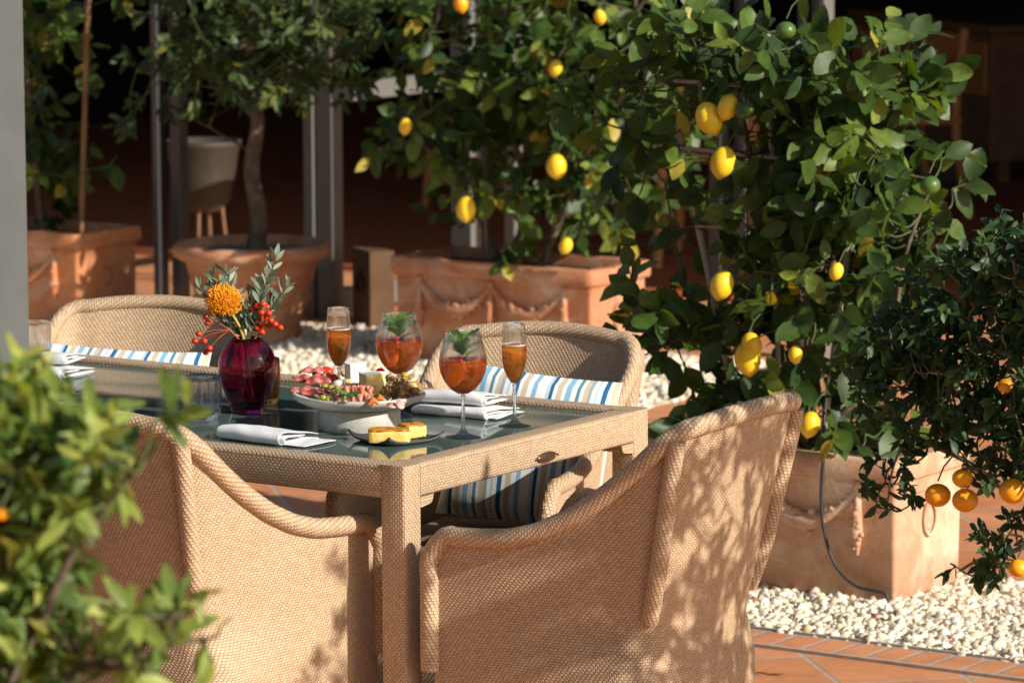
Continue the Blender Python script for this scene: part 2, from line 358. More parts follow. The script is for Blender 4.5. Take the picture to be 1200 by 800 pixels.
M['stoneware'] = noisy('grey_stoneware', (.40, .39, .34), (.52, .51, .46), 90, .55, .35, .15, 200, .0008)
M['slate'] = noisy('dark_slate', (.028, .030, .036), (.055, .058, .066), 40, .45, .5, .5, 120, .001)
M['plaque'] = simple('bronze_plaque', (.16, .09, .06), .35, .5, .7)
M['plaque_rim'] = simple('steel_rim', (.22, .13, .09), .35, .5, .7)
def stripes():
    m, nt, p = newmat('striped_fabric'); uv = N(nt, 'UVMap', uv_map='uv'); s = N(nt, 'SeparateXYZ'); nt.links.new(uv.outputs[0], s.inputs[0])
    W = (.84, .85, .84); tan = (.60, .53, .40); lb = (.24, .50, .72); db = (.025, .14, .32); gr = (.36, .40, .44); pb = (.50, .66, .78); teal = (.10, .28, .36)
    seq = [(0, W), (.05, lb), (.10, W), (.16, tan), (.22, W), (.26, db), (.315, W), (.36, pb), (.39, W), (.43, gr), (.47, tan), (.52, W), (.56, teal), (.60, W), (.66, lb), (.72, W), (.76, tan), (.82, W), (.86, db), (.90, pb), (.94, W)]
    fr = mth(nt, 'FRACT', mth(nt, 'MULTIPLY', s.outputs[0], 1/.20)); r = ramp(nt, seq[:21], 'CONSTANT'); nt.links.new(fr, r.inputs[0])
    nt.links.new(r.outputs[0], p.inputs['Base Color']); p.inputs['Roughness'].default_value = .9; p.inputs['Specular IOR Level'].default_value = .1
    tc = N(nt, 'TexCoord'); n = N(nt, 'TexNoise', i_Scale=9, i_Detail=3); nt.links.new(tc.outputs['Object'], n.inputs['Vector'])
    b = N(nt, 'Bump', i_Strength=.4, i_Distance=.01); nt.links.new(n.outputs[0], b.inputs['Height']); nt.links.new(b.outputs[0], p.inputs['Normal'])
    return m
M['stripes'] = stripes()
M['ham'] = noisy('cured_ham', (.30, .035, .03), (.46, .10, .08), 60, .4, .5, .3, 150, .001, c3=(.55, .24, .20))
M['prosciutto'] = noisy('prosciutto', (.52, .10, .06), (.66, .22, .14), 70, .35, .5, .4, 150, .001, c3=(.85, .66, .55))
M['salami'] = noisy('salami', (.55, .20, .17), (.66, .38, .34), 110, .45, .4, .2, 150, .001, c3=(.80, .62, .58))
M['tomato'] = simple('tomato', (.78, .04, .010), .2, .6)
M['olive'] = noisy('green_olive', (.30, .27, .03), (.45, .38, .05), 60, .25, .6, 0)
M['olive_dark'] = noisy('brown_olive', (.12, .05, .03), (.22, .10, .05), 60, .25, .6, 0)
M['mozz'] = simple('white_cheese', (.82, .80, .74), .45, .4)
M['cheese'] = noisy('yellow_cheese', (.74, .52, .16), (.82, .64, .28), 30, .5, .4, .2, 100, .001)
M['rind'] = noisy('white_rind', (.76, .74, .68), (.84, .83, .79), 50, .8, .2, .3, 200, .001)
M['walnut'] = noisy('walnut', (.26, .13, .04), (.50, .30, .12), 80, .55, .3, .6, 250, .003)
M['frittata'] = noisy('frittata', (.78, .46, .06), (.84, .66, .24), 70, .45, .4, .4, 150, .002)
M['frittata_top'] = noisy('browned_top', (.42, .12, .01), (.80, .40, .03), 55, .3, .5, .5, 120, .002)
M['salmon'] = simple('orange_pepper', (.78, .20, .04), .35, .5)

# ------------------------------------------------------------------ setting: ground
def sheet(name, x0, x1, y0, y1, z, mat, kind='structure', parent=None):
    mb = MB(); mb.add([(x0, y0, z), (x1, y0, z), (x1, y1, z), (x0, y1, z)], [(0, 1, 2, 3)])
    if z > 0: mb.add([(x0, y0, z), (x1, y0, z), (x1, y1, z), (x0, y1, z), (x0, y0, 0), (x1, y0, 0), (x1, y1, 0), (x0, y1, 0)], [(0, 4, 5, 1), (1, 5, 6, 2), (2, 6, 7, 3), (3, 7, 4, 0)])
    o = mb.build(name, mat, parent, smooth=False)
    if kind: o['kind'] = kind
    return o
sheet('ground', -60, 60, -60, 80, 0, M['tile'])
FAC = 6.2
sheet('border_strip', -2.45, 9, 1.95, 2.11, .004, M['tile_border'])
M['grout'] = noisy('grout', (.36, .32, .28), (.48, .44, .38), 40, .9, .2, .3)
sheet('border_strip', -2.45, 9, 1.94, 1.953, .008, M['grout']); sheet('border_strip', -2.45, 9, 2.104, 2.114, .010, M['grout'])
# gravel beds (stones on a bed)
rng = np.random.default_rng(5)
def ico(sub=1):
    t = (1+5**.5)/2
    v = [(-1, t, 0), (1, t, 0), (-1, -t, 0), (1, -t, 0), (0, -1, t), (0, 1, t), (0, -1, -t), (0, 1, -t), (t, 0, -1), (t, 0, 1), (-t, 0, -1), (-t, 0, 1)]
    f = [(0, 11, 5), (0, 5, 1), (0, 1, 7), (0, 7, 10), (0, 10, 11), (1, 5, 9), (5, 11, 4), (11, 10, 2), (10, 7, 6), (7, 1, 8), (3, 9, 4), (3, 4, 2), (3, 2, 6), (3, 6, 8), (3, 8, 9), (4, 9, 5), (2, 4, 11), (6, 2, 10), (8, 6, 7), (9, 8, 1)]
    v = [np.array(p, float)/np.linalg.norm(p) for p in v]
    for _ in range(sub):
        c = {}; nf = []
        def mid(a, b):
            k = (min(a, b), max(a, b))
            if k not in c: p = v[a]+v[b]; v.append(p/np.linalg.norm(p)); c[k] = len(v)-1
            return c[k]
        for a, b, d in f:
            x, y, z = mid(a, b), mid(b, d), mid(d, a); nf += [(a, x, z), (b, y, x), (d, z, y), (x, y, z)]
        f = nf
    return np.array(v), np.array(f)
ICO_V, ICO_F = ico(1)
def rand_rot(n):
    q = rng.normal(size=(n, 4)); q /= np.linalg.norm(q, axis=1)[:, None]; w, x, y, z = q.T
    return np.stack([1-2*(y*y+z*z), 2*(x*y-z*w), 2*(x*z+y*w), 2*(x*y+z*w), 1-2*(x*x+z*z), 2*(y*z-x*w), 2*(x*z-y*w), 2*(y*z+x*w), 1-2*(x*x+y*y)], 1).reshape(n, 3, 3)
def pebbles(name, x0, x1, y0, y1, size, dens, holes=()):
    n = int((x1-x0)*(y1-y0)*dens); P = np.stack([rng.uniform(x0, x1, n), rng.uniform(y0, y1, n)], 1)
    keep = np.ones(n, bool)
    for (a, b, c, d) in holes: keep &= ~((P[:, 0] > a) & (P[:, 0] < b) & (P[:, 1] > c) & (P[:, 1] < d))
    P = P[keep]; n = len(P); s = size*np.clip(rng.lognormal(0, .36, n), .45, 1.75)
    base = .012*np.sin(P[:, 0]*5)*np.sin(P[:, 1]*7)
    edge = np.minimum(np.minimum(P[:, 0]-x0, x1-P[:, 0]), np.minimum(P[:, 1]-y0, y1-P[:, 1])); e = np.clip(edge/.12, 0, 1)
    z = (-.004 + (.004+base*.3)*e) + rng.uniform(0, .007, n)
    R = rand_rot(n); sc = np.stack([rng.uniform(.75, 1.35, n), rng.uniform(.65, 1.0, n), rng.uniform(.5, .8, n)], 1)*s[:, None]
    noise = 1+rng.normal(0, .15, (n, len(ICO_V)))
    v = ICO_V[None]*noise[:, :, None]; v = v*sc[:, None, :]; v = np.einsum('nij,nkj->nki', R, v)
    v += np.concatenate([P, z[:, None]], 1)[:, None, :]
    f = (ICO_F[None]+(np.arange(n)*len(ICO_V))[:, None, None]).reshape(-1, 3)
    t = np.repeat(rng.uniform(0, 1, n), len(ICO_F))
    o = np_mesh(name, v.reshape(-1, 3), f, M['stone'], tint=t, smooth=True); o['kind'] = 'stuff'
    setp(o, 'white and cream pebbles spread as a loose bed around the terracotta planters', 'gravel')
    return o
BX0, BX1, BY0, BY1 = -1.119, -.316, 2.525, 2.845        # near planter foot
pebbles('gravel', -2.2, 1.1, 2.11, 2.96, .0112, 5600, holes=[(BX0+.02, BX1-.02, BY0+.02, BY1-.02)])
pebbles('gravel', -6.4, -2.56, 4.25, 5.98, .0135, 2500, holes=[(-3.82, -3.08, 5.43, 5.7)])
M['bedding'] = noisy('gravel_bedding', (.30, .27, .22), (.55, .50, .42), 60, .9, .2, .8, 80, .01)
sheet('gravel_bedding', -2.2, 9, 2.11, 2.96, .006, M['bedding'])
sheet('gravel_bedding', -9, -2.56, 4.25, 5.98, .006, M['bedding'])

# ------------------------------------------------------------------ building behind
bld = thing('building', 'dark open-fronted restaurant room behind the potted citrus trees', 'building', (0, 0, 0))
def bx(name, c, d, mat, parent=None, bevel=0, rz=0, smooth=False):
    return MB().box(c, d, rz).build(name, mat, parent, smooth=bool(bevel), bevel=bevel)
bx('shade_roof', (-4, 12.0, 2.95), (22, 9.2, .3), M['dark_wall'], bld)  # unseen roof, added to keep the room dark; front edge placed for the light
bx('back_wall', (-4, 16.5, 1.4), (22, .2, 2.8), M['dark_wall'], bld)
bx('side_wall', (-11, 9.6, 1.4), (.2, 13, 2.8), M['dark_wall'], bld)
bx('side_wall', (3.2, 11.9, 1.4), (.2, 9.0, 2.8), M['dark_wall'], bld)  # unseen right wall, added to keep low sun and sky out of the room
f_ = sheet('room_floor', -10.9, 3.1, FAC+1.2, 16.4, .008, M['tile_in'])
# glazed door frames of the front
def door(label, x, parts, grp='pale and steel door frames along the room front'):
    t = thing('glass_door', label, 'door', (x, FAC, 0), 0, None)
    for (nm, dx, dy, dz, sx, sy, sz, mt) in parts: bx(nm, (dx, dy, dz), (sx, sy, sz), M[mt], t, bevel=.004)
    return t
door('pair of slim steel door posts left of the round pot', -5.51, [('post', -.05, 0, 1.2, .03, .06, 2.4, 'frame_steel'), ('post', .03, .02, 1.2, .045, .06, 2.4, 'frame_steel')])
door('pale grey folding door with a mid rail behind the round pot', -4.78, [('stile', -.045, 0, 1.2, .045, .07, 2.4, 'frame_white'), ('stile', .022, .01, 1.2, .075, .07, 2.4, 'frame_white'),
     ('mid_rail', .03, .62, .84, .05, 1.15, .07, 'frame_white'), ('stile', .03, 1.23, 1.2, .05, .06, 2.4, 'frame_white'), ('bottom_rail', .03, .62, .06, .05, 1.15, .09, 'frame_white')])
door('pale grey door post rising behind the middle planter', -4.13, [('post', 0, 0, 1.2, .09, .07, 2.4, 'frame_white')])
door('steel door post seen above the gap between both lemon trees', -3.05, [('post', 0, 0, 1.2, .05, .06, 2.4, 'frame_steel'), ('post', .06, .05, 1.2, .03, .05, 2.4, 'frame_steel')])
door('ribbed steel door post behind the near lemon trellis', -2.67, [('post', -.03, 0, 1.2, .03, .07, 2.4, 'frame_steel'), ('post', .012, .015, 1.2, .03, .05, 2.4, 'frame_steel'), ('post', .05, 0, 1.2, .025, .07, 2.4, 'frame_white')])
s1 = bx('step', (-5.25, 12.2, .07), (.25, 4.5, .14), M['frame_white']); setp(s1, 'low whitish step running back across the dark room floor', 'step')

# wooden chairs inside
def wooden_chair(label, loc, rz):
    t = thing('wooden_chair', label, 'chair', loc, rz, 'orange wood chairs in the room')
    for sx in(-1, 1):
        MB().tube(smooth_path([(sx*.20, -.27, 0), (sx*.19, -.20, .42), (sx*.19, -.24, .86)]), .024, 8).build('leg', M['wood_orange'], t)
        MB().tube([(sx*.21, .22, 0), (sx*.19, .17, .43)], [.018, .026], 8).build('leg', M['wood_orange'], t)
    bx('seat', (0, 0, .45), (.44, .44, .035), M['wood_orange'], t, bevel=.01)
    bx('back_rail', (0, -.235, .78), (.40, .025, .12), M['wood_orange'], t, bevel=.008)
    return t
wooden_chair('orange wood chair in the dark room, right of the near lemon tree', (-4.62, 10.35, 0), 2.5)
wooden_chair('orange wood chair seen through the trellis of the near lemon tree', (-4.42, 8.45, 0), .35)
wooden_chair('orange wood chair leg lit beside the pale folding door', (-6.35, 9.6, 0), 1.2)
# woven tub chair inside left
tub = thing('tub_chair', 'pale woven tub chair in the dark room left of the citrus trunk', 'chair', (-6.3, 7.5, 0), 0)
P = atz(250, 345, 0); tub.location = tuple(atz(240, 330, 0)); tub.scale = (.62, .62, .95)
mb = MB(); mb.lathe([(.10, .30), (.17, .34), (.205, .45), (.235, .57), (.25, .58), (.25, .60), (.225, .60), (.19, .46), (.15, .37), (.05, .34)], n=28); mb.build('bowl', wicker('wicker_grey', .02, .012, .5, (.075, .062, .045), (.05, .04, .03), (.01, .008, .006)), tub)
for a in range(4): MB().tube([(.12*math.cos(a*PI/2+.4), .12*math.sin(a*PI/2+.4), .33), (.17*math.cos(a*PI/2+.4), .17*math.sin(a*PI/2+.4), 0)], .013, 6).build('leg', M['oakdark'], tub)
for (dist, z0, nm, lab) in ((24.0, .25, 'bench', 'long low grey bench at the back of the dark room'), (24.6, .56, 'shelf', 'long grey shelf board above the bench at the back of the dark room')):
    q = CAM+ray(1120, 60)*dist; o_ = bx(nm, (float(q[0]), float(q[1]), z0), (.5, 4.2, .05), M['shelfgrey'], None, bevel=.004); setp(o_, lab, nm)
cab = thing('sideboard', 'brown wooden sideboard standing deep in the dark room at the upper right', 'sideboard', tuple(CAM+ray(1130, 60)*21.5+np.array([0, 0, -(CAM+ray(1130, 60)*21.5)[2]])), -TH)
bx('cabinet_body', (0, 0, .42), (1.5, .5, .62), M['oakdark'], cab, bevel=.006); bx('cabinet_top', (0, 0, .755), (1.56, .54, .04), M['oakdark'], cab, bevel=.006)
for kx in (-.49, 0, .49): bx('drawer_front', (kx, -.262, .56), (.46, .02, .26), M['wood_orange'], cab, bevel=.005)
for kx in (-.68, .68): bx('leg', (kx, -.15, .055), (.06, .06, .11), M['oakdark'], cab)
# paper bag
bag = thing('paper_bag', 'brown paper bag with a round dark emblem, standing between two pots', 'bag', tuple(atz(438, 379, 0)), math.radians(-34))
mb = MB(); mb.box((0, 0, .14), (.19, .10, .28)); mb.build('bag_body', M['kraft'], bag, smooth=False, bevel=.006)
mb = MB(); mb.tube([(.034*math.cos(a), -.053, .155+.034*math.sin(a)) for a in np.linspace(0, 2*PI, 25)], .009, 6, cap=False); mb.build('emblem', M['ink'], bag)
# ------------------------------------------------------------------ terracotta planters
def box_planter(label, loc, mat, group='rectangular terracotta planters with garlands'):
    """loc = front right bottom corner; extends -x by .80 and +y by .32; height .37"""
    W, D, H = .80, .34, .37
    t = thing('terracotta_planter', label, 'planter', loc, 0, None)
    mb = MB()
    prof = [(-.012, 0), (-.008, .01), (.0, .02), (.004, .30), (.006, .312), (.022, .316), (.026, .324), (.026, .362), (.020, .370), (-.018, .370), (-.024, .362), (-.028, .30)]
    G = []
    for (o, z) in prof:
        r = .008
        ring = []
        for (cx, cy, a0) in ((-r, r, -PI/2), (-r, D-r, 0), (-W+r, D-r, PI/2), (-W+r, r, PI)):
            for k in range(4):
                a = a0+k*PI/6; ring.append((cx+(r+o)*math.cos(a), cy+(r+o)*math.sin(a), z))
        G.append(ring)
    # clean straight runs subdivided for a hand-made wobble
    mb.grid(G, closed_v=True, flip=True); mb.build('pot_wall', mat, t, smooth=True).modifiers.new('e', 'EDGE_SPLIT').split_angle = math.radians(42)
    MB().add([(-.02, .02, .335), (-.02, D-.02, .335), (-W+.02, D-.02, .335), (-W+.02, .02, .335)], [(0, 3, 2, 1)]).build('soil', M['soil'], t)
    # garlands on the front
    rr = random.Random(3)
    tx = [-.10, -.40, -.70]
    for i in range(2):
        a, b = tx[i], tx[i+1]; mb = MB()
        mb.tube([(a+(b-a)*q, -.009, .290-.095*(1-(2*q-1)**2)) for q in np.linspace(0, 1, 15)], [.008+.017*(1-abs(2*q-1)) for q in np.linspace(0, 1, 15)], 8)
        for q in np.linspace(.06, .94, 34):
            rad = .007+.016*(1-abs(2*q-1)**1.3)
            for e in range(2):
                c = np.array([a+(b-a)*q+rr.uniform(-.006, .006), -.012-rr.uniform(0, .006)*(1-abs(2*q-1)), .290-.095*(1-(2*q-1)**2)+rr.uniform(-.75, .75)*rad*1.6])
                mb.add(ICO_V*np.array([rad*.62, rad*.55, rad*.62])*rr.uniform(.7, 1.2)+c, [tuple(f) for f in ICO_F])
        mb.build('garland', mat, t)
    for x in tx:
        mb = MB(); mb.add(ICO_V*.014+np.array([x, -.010, .298]), [tuple(f) for f in ICO_F])
        mb.tube([(x, -.010, .29), (x+.002, -.012, .24), (x-.002, -.014, .18), (x, -.010, .125)], [.008, .011, .019, .005], 8)
        for k in range(16):
            z = rr.uniform(.14, .235); w = .022*(1-abs(z-.18)/.06)
            mb.add(ICO_V*.009*rr.uniform(.7, 1.2)+np.array([x+rr.uniform(-1, 1)*max(w, .004), -.019, z]), [tuple(f) for f in ICO_F])
        mb.build('tassel', mat, t)
    # oval medallion on the right end
    mb = MB(); mb.tube([(.008, .17+.030*math.cos(a), .20+.042*math.sin(a)) for a in np.linspace(0, 2*PI, 29)], .005, 6, cap=False)
    mb.add(ICO_V*np.array([.004, .020, .030])+np.array([.006, .17, .20]), [tuple(f) for f in ICO_F]); mb.build('medallion', mat, t)
    return t
box_planter('weathered terracotta planter of the near lemon tree, on white pebbles with a hose across it', (-.316, 2.525, 0), M['terra_near'])
box_planter('terracotta planter behind the far right armchair, two garlands in sunlight', (-3.065, 5.39, 0), M['terra_mid'])
box_planter('orange terracotta planter beside the grey column, leaf shadow on its end', (-5.245, 5.315, 0), M['terra_far'])
RPX, RPY = -4.60, 5.52
rp = thing('round_pot', 'large round terracotta pot with a thick rim behind the flower vase', 'planter', (RPX, RPY, 0))
mb = MB(); mb.lathe([(.0, 0), (.165, 0), (.175, .01), (.178, .045), (.17, .055), (.185, .10), (.205, .15), (.213, .158), (.213, .172), (.207, .18), (.232, .27), (.238, .295), (.262, .305), (.282, .318), (.286, .335), (.280, .352), (.268, .360), (.250, .360), (.240, .350), (.23, .30)], n=64); mb.build('pot_wall', M['terra_mid'], rp)
MB().lathe([(0, .335), (.1, .333), (.235, .325)], n=24).build('soil', M['grit'], rp)
# hose on the near planter
px = lambda x, y, Y: aty(x, y, Y)
hp = [px(972, 430, 2.56), px(966, 490, 2.53), px(966, 524, 2.490)] + [px(x, y, 2.500) for x, y in ((963, 560), (963, 600), (970, 640), (983, 668), (1003, 686), (1026, 692), (1038, 696), (1041, 708))]
hz = MB().tube(smooth_path(hp, 6), .0045, 8).build('irrigation_hose', M['rubber']); setp(hz, 'thin dark hose hanging down the front of the near terracotta planter', 'hose')

# ------------------------------------------------------------------ plants
LT = np.array([(x, t) for t in (0, .18, .42, .68, .88, 1) for x in (-1, 0, 1)], float)
LFACES = np.array([(i*3+j, i*3+j+1, (i+1)*3+j+1, (i+1)*3+j) for i in range(5) for j in (0, 1)])
LW = {0: .06, .18: .62, .42: 1.0, .68: .86, .88: .46, 1: .03}
def leaves(name, base, axis, normal, length, width, tint, mat, parent, origin):
    n = len(base)
    if n == 0: return
    a = axis/np.linalg.norm(axis, axis=1)[:, None]; nn = normal - a*(np.sum(a*normal, 1))[:, None]; nn /= np.linalg.norm(nn, axis=1)[:, None]+1e-9
    b = np.cross(a, nn)
    wt = np.array([LW[t] for t in LT[:, 1]]); fold = rng.uniform(.05, .40, n); curl = rng.uniform(-.10, .34, n); tw = rng.normal(0, .10, n)
    X = LT[None, :, 0]*wt[None]*width[:, None]/2; L = LT[None, :, 1]*length[:, None]
    wave = rng.normal(0, .05, (n, len(LT)))*width[:, None]*np.abs(LT[None, :, 0])
    Z = np.abs(X)*fold[:, None] - curl[:, None]*length[:, None]*LT[None, :, 1]**2*.8 + X*tw[:, None]*LT[None, :, 1]*3 + wave
    v = base[:, None, :] + a[:, None, :]*L[..., None] + b[:, None, :]*X[..., None] + nn[:, None, :]*Z[..., None] - origin
    f = (LFACES[None]+(np.arange(n)*len(LT))[:, None, None]).reshape(-1, 4)
    return np_mesh(name, v.reshape(-1, 3), f, mat, parent, tint=np.repeat(tint, len(LFACES)))
def unit(v): return v/(np.linalg.norm(v)+1e-12)
TOCAM = unit(np.array([.5, -.84, 0.]))
def tree(t, blobs, Y, depth, ncl, per, ll, lw, mat, trunk, fruits=(), bark='bark', twig_len=.10, seed=1, yellow=.03, branch_r=.006, clip=None, wood_extra=(), facing=.55, up=.5):
    """blobs: list (px, py, rx, ry, weight) on plane Y (photo pixels -> world plane); trunk: list of world polylines [(pts, r0, r1)]"""
    rg = np.random.default_rng(seed); O = np.array(t.location)
    wts = np.array([b[4]*b[2]*b[3] for b in blobs], float); wts /= wts.sum()
    B, A, Nn, Ln, Wd, Tn = [], [], [], [], [], []
    twigs = MB(); wood = MB(); nodes = []
    for pts, r0, r1 in trunk:
        sp = smooth_path(pts, 6); rs = list(np.linspace(r0, r1, len(sp))); wood.tube([p-O for p in sp], rs, 8)
        nodes += [(p, r) for p, r in zip(sp[len(sp)//4:], rs[len(sp)//4:])]
    NP_ = np.array([p for p, _ in nodes]); NR_ = [r for _, r in nodes]
    fr = [(f[0], f[1], f[2]) for f in fruits]
    cl = []
    for k in range(ncl):
        b = blobs[rg.choice(len(blobs), p=wts)]; a = rg.uniform(0, 2*PI); r = math.sqrt(rg.uniform(0, 1))
        x, y = b[0]+b[2]*r*math.cos(a), b[1]+b[3]*r*math.sin(a)
        dd = depth*math.sqrt(max(.05, 1-r*r*.7)); yy = Y + rg.uniform(-dd, dd); c = aty(x, y, Y); c[1] = yy
        cl.append(c)
    # carry clusters on branches
    order = rg.permutation(len(cl)); main = order[:max(6, ncl//7)]
    for i in main:
        c = cl[i]; d = NP_ - c; dist = np.linalg.norm(d*np.array([1, 1, .8]), axis=1) + np.maximum(0, NP_[:, 2]-c[2]+.03)*2
        j = int(np.argmin(dist)); p0 = NP_[j]; mid = (p0+c)/2 + np.array([0, 0, -.05])*np.linalg.norm(p0-c) + rg.normal(0, .02, 3)
        sp = smooth_path([p0, mid, c], 5); r0 = min(NR_[j]*.7, branch_r); wood.tube([p-O for p in sp], list(np.linspace(r0, .0025, len(sp))), 6, cap=False)
        NP_ = np.vstack([NP_, np.array(sp[2:])]); NR_ += list(np.linspace(r0, .003, len(sp)))[2:]
    for i, c in enumerate(cl):
        d = NP_ - c; dist = np.linalg.norm(d, axis=1); j = int(np.argmin(dist)); p0 = NP_[j]
        if dist[j] > .02: twigs.tube([q-O for q in smooth_path([p0, (p0+c)/2+rg.normal(0, .012, 3)-np.array([0, 0, .01]), c], 3)], [.0030]*3+[.0025]*2+[.002]*2, 5, cap=False)
        dirn = unit(c-p0+np.array([0, 0, .03])*rg.uniform(-1, 1.5)+rg.normal(0, .05, 3)); tl = twig_len*rg.uniform(.6, 1.3)
        end = c+dirn*tl; twigs.tube([c-O, c+dirn*tl*.5-O+rg.normal(0, .003, 3), end-O], [.002, .0018, .0012], 5, cap=False)
        m = rg.integers(max(2, per-3), per+3); ph = rg.uniform(0, 2*PI); tb = rg.beta(1.6, 2.0)
        s1_ = unit(np.cross(dirn, [0.1, .2, 1])); s2_ = np.cross(dirn, s1_)
        for q in range(m):
            u = (q+.5)/m; base = c+dirn*tl*u; ph += 2.4
            side = s1_*math.cos(ph)+s2_*math.sin(ph); ax = unit(side*rg.uniform(.6, 1)+dirn*rg.uniform(.25, .9)+np.array([0, 0, -1])*rg.uniform(-.1, .75))
            nm = unit(np.array([0, 0, 1])*up+TOCAM*facing+np.array([1, 0, 0])*.35+rg.normal(0, .55, 3))
            L = ll*rg.uniform(.62, 1.2)
            ctr = base+ax*L*.5; X, Yp, zd = proj(ctr); ok = True
            for (fx, fy, frad) in fr:
                if (X-fx)**2+(Yp-fy)**2 < (frad+ll*F_PX/zd*.28)**2 and ctr[1] < Y+.05: ok = False; break
            if clip and not clip(X, Yp, ctr): ok = False
            if not ok: continue
            B.append(base); A.append(ax); Nn.append(nm); Ln.append(L); Wd.append(L*lw*rg.uniform(.85, 1.15))
            Tn.append(1.0 if rg.uniform() < yellow else float(np.clip(tb*.9+rg.normal(0, .10), 0, .92)))
    for pts, r in wood_extra: wood.tube([np.array(p)-O for p in smooth_path(pts, 5)], r, 7)
    wood.build('trunk', M[bark], t); twigs.build('twigs', M['twig'], t)
    leaves('leaves', np.array(B), np.array(A), np.array(Nn), np.array(Ln), np.array(Wd), np.array(Tn), mat, t, O)
def lemon_fruit(t, P, r, mat, name='lemon', tilt=(0, 0), round_=False, stalk=True):
    O = np.array(t.location); prof = []
    for k in range(17):
        a = PI*k/16; rr = math.sin(a)*r; z = math.cos(a)*r*(1.0 if round_ else 1.28)
        if not round_:
            if k >= 14: rr = rr*.8 + (.10*r if k < 16 else 0)
            if k == 15: z -= .10*r; rr = r*.15
            if k == 16: z -= .16*r; rr = 0
        else: z *= .88
        prof.append((rr, -(-z)))
    prof = [(a, b) for a, b in prof]
    mb = MB(); mb.lathe(prof[::-1], n=20)
    Rm = (Matrix.Rotation(tilt[0], 3, 'X') @ Matrix.Rotation(tilt[1], 3, 'Y'))
    R_ = np.array(Rm); mb.v = [tuple(R_@np.array(v)+np.array(P)-O) for v in mb.v]
    o = mb.build(name, mat, t)
    if stalk:
        top = R_@np.array([0, 0, r*1.15])+np.array(P); s = MB().tube([top-O, top-O+np.array([.004, .02, .03]), top-O+np.array([.01, .05, .05])], .002, 5).build('stalk', M['twig'], o)
    return o
def at_plane(x, y, Y): return aty(x, y, Y)

# --- near lemon on trellis
YR = 2.68
base = V(-.62, YR, .335)
lr = thing('lemon_tree', 'near lemon tree tied to a bamboo trellis, heavy with yellow lemons', 'tree', tuple(base))
fR = [(831, 139, 17), (853, 126, 13), (873, 129, 12), (847, 190, 16), (846, 334, 15), (876, 420, 17), (881, 404, 13), (949, 497, 13), (980, 318, 9), (921, 36, 12), (1090, 217, 12), (932, 415, 9), (1105, 296, 8)]
tr = [([V(-.62, YR, .33), V(-.66, YR-.02, .50), V(-.74, YR, .75), V(-.83, YR+.02, 1.05), V(-.88, YR, 1.33)], .016, .005),
      ([V(-.60, YR+.02, .33), V(-.58, YR+.04, .55), V(-.60, YR+.02, .80), V(-.52, YR, 1.10), V(-.50, YR, 1.38)], .014, .005),
      ([V(-.66, YR+.03, .33), V(-.82, YR+.02, .48), V(-.95, YR-.03, .62), V(-1.05, YR, .85)], .010, .004),
      ([V(-.60, YR, .40), V(-.45, YR+.03, .58), V(-.38, YR, .85), V(-.30, YR, 1.05)], .010, .004)]
bR = [(925, 80, 80, 55, 1.0), (1000, 100, 62, 62, 1.1), (960, 180, 90, 70, 1.1), (1045, 190, 48, 55, .9), (900, 240, 55, 60, .8), (980, 280, 80, 60, .9), (1040, 285, 42, 55, .7),
      (790, 60, 70, 55, .75), (760, 130, 50, 60, .6), (800, 130, 40, 30, .5), (930, 350, 60, 50, .8), (905, 300, 40, 40, .9), (1010, 350, 60, 45, .6), (785, 250, 50, 45, .45), (810, 370, 60, 35, .8), (855, 440, 30, 55, .8), (985, 430, 35, 60, .6), (1000, 500, 40, 25, 1.3), (915, 495, 28, 25, 1.3), (940, 390, 50, 40, .6), (865, 470, 25, 25, 1.0), (1078, 235, 22, 45, .5), (860, 60, 40, 30, .9), (875, 175, 30, 40, .5), (770, 385, 28, 35, 1.5), (810, 395, 50, 30, 1.2), (860, 450, 30, 40, .9)]
tree(lr, bR, YR, .25, 450, 6, .083, .58, M['leaf_lemon'], tr, fruits=fR, bark='bark', seed=11, yellow=.022, clip=lambda X, Yp, c: not (800 < X < 892 and 150 < Yp < 330 and hash((round(X*7), round(Yp*5))) % 10 < 7))
for k, (x, y, r) in enumerate(fR):
    g = (x, y) in ((873, 129), (921, 36), (1090, 217), (1105, 296)); tl = random.Random(k).uniform(-.35, .35)
    lemon_fruit(lr, aty(x, y, YR-.25), r/480*(1 if g else .93), M['lemon_green' if g else 'lemon'], 'green_lemon' if g else 'lemon', (tl, -tl*1.2), round_=g)
tre = thing('plant_trellis', 'fan-shaped bamboo trellis with crossbars inside the near lemon tree', 'trellis', (-.70, YR-.03, .33))
def cane(parent, a, b, r, nm='cane', mat='bamboo'):
    O = np.array(parent.location); a = np.array(a)-O; b = np.array(b)-O; nn = 16; mb = MB()
    mb.tube([a+(b-a)*q/nn for q in range(nn+1)], [r*(1.13 if q % 4 == 2 else 1) for q in range(nn+1)], 8); mb.build(nm, M[mat], parent)
YT = YR-.05
cane(tre, aty(793, 140, YT), aty(868, 505, YT), .0085); cane(tre, aty(1008, 178, YT), aty(962, 530, YT), .0085); cane(tre, aty(900, 40, YT+.02), aty(915, 520, YT+.02), .007)
for (x0, y0, x1, y1) in ((797, 173, 1005, 196), (815, 265, 992, 268), (846, 431, 975, 437), (790, 95, 1010, 110)): cane(tre, aty(x0, y0, YT-.012), aty(x1, y1, YT-.012), .0048, 'crossbar')
for (x, y) in ((799, 173), (821, 265), (852, 432), (1003, 196), (993, 268), (974, 436), (966, 470)):
    p = aty(x, y, YT)-np.array(tre.location); MB().tube([p+np.array([0, 0, -.008]), p+np.array([0, 0, .008])], .0115, 8).build('tie', M['black'], tre)

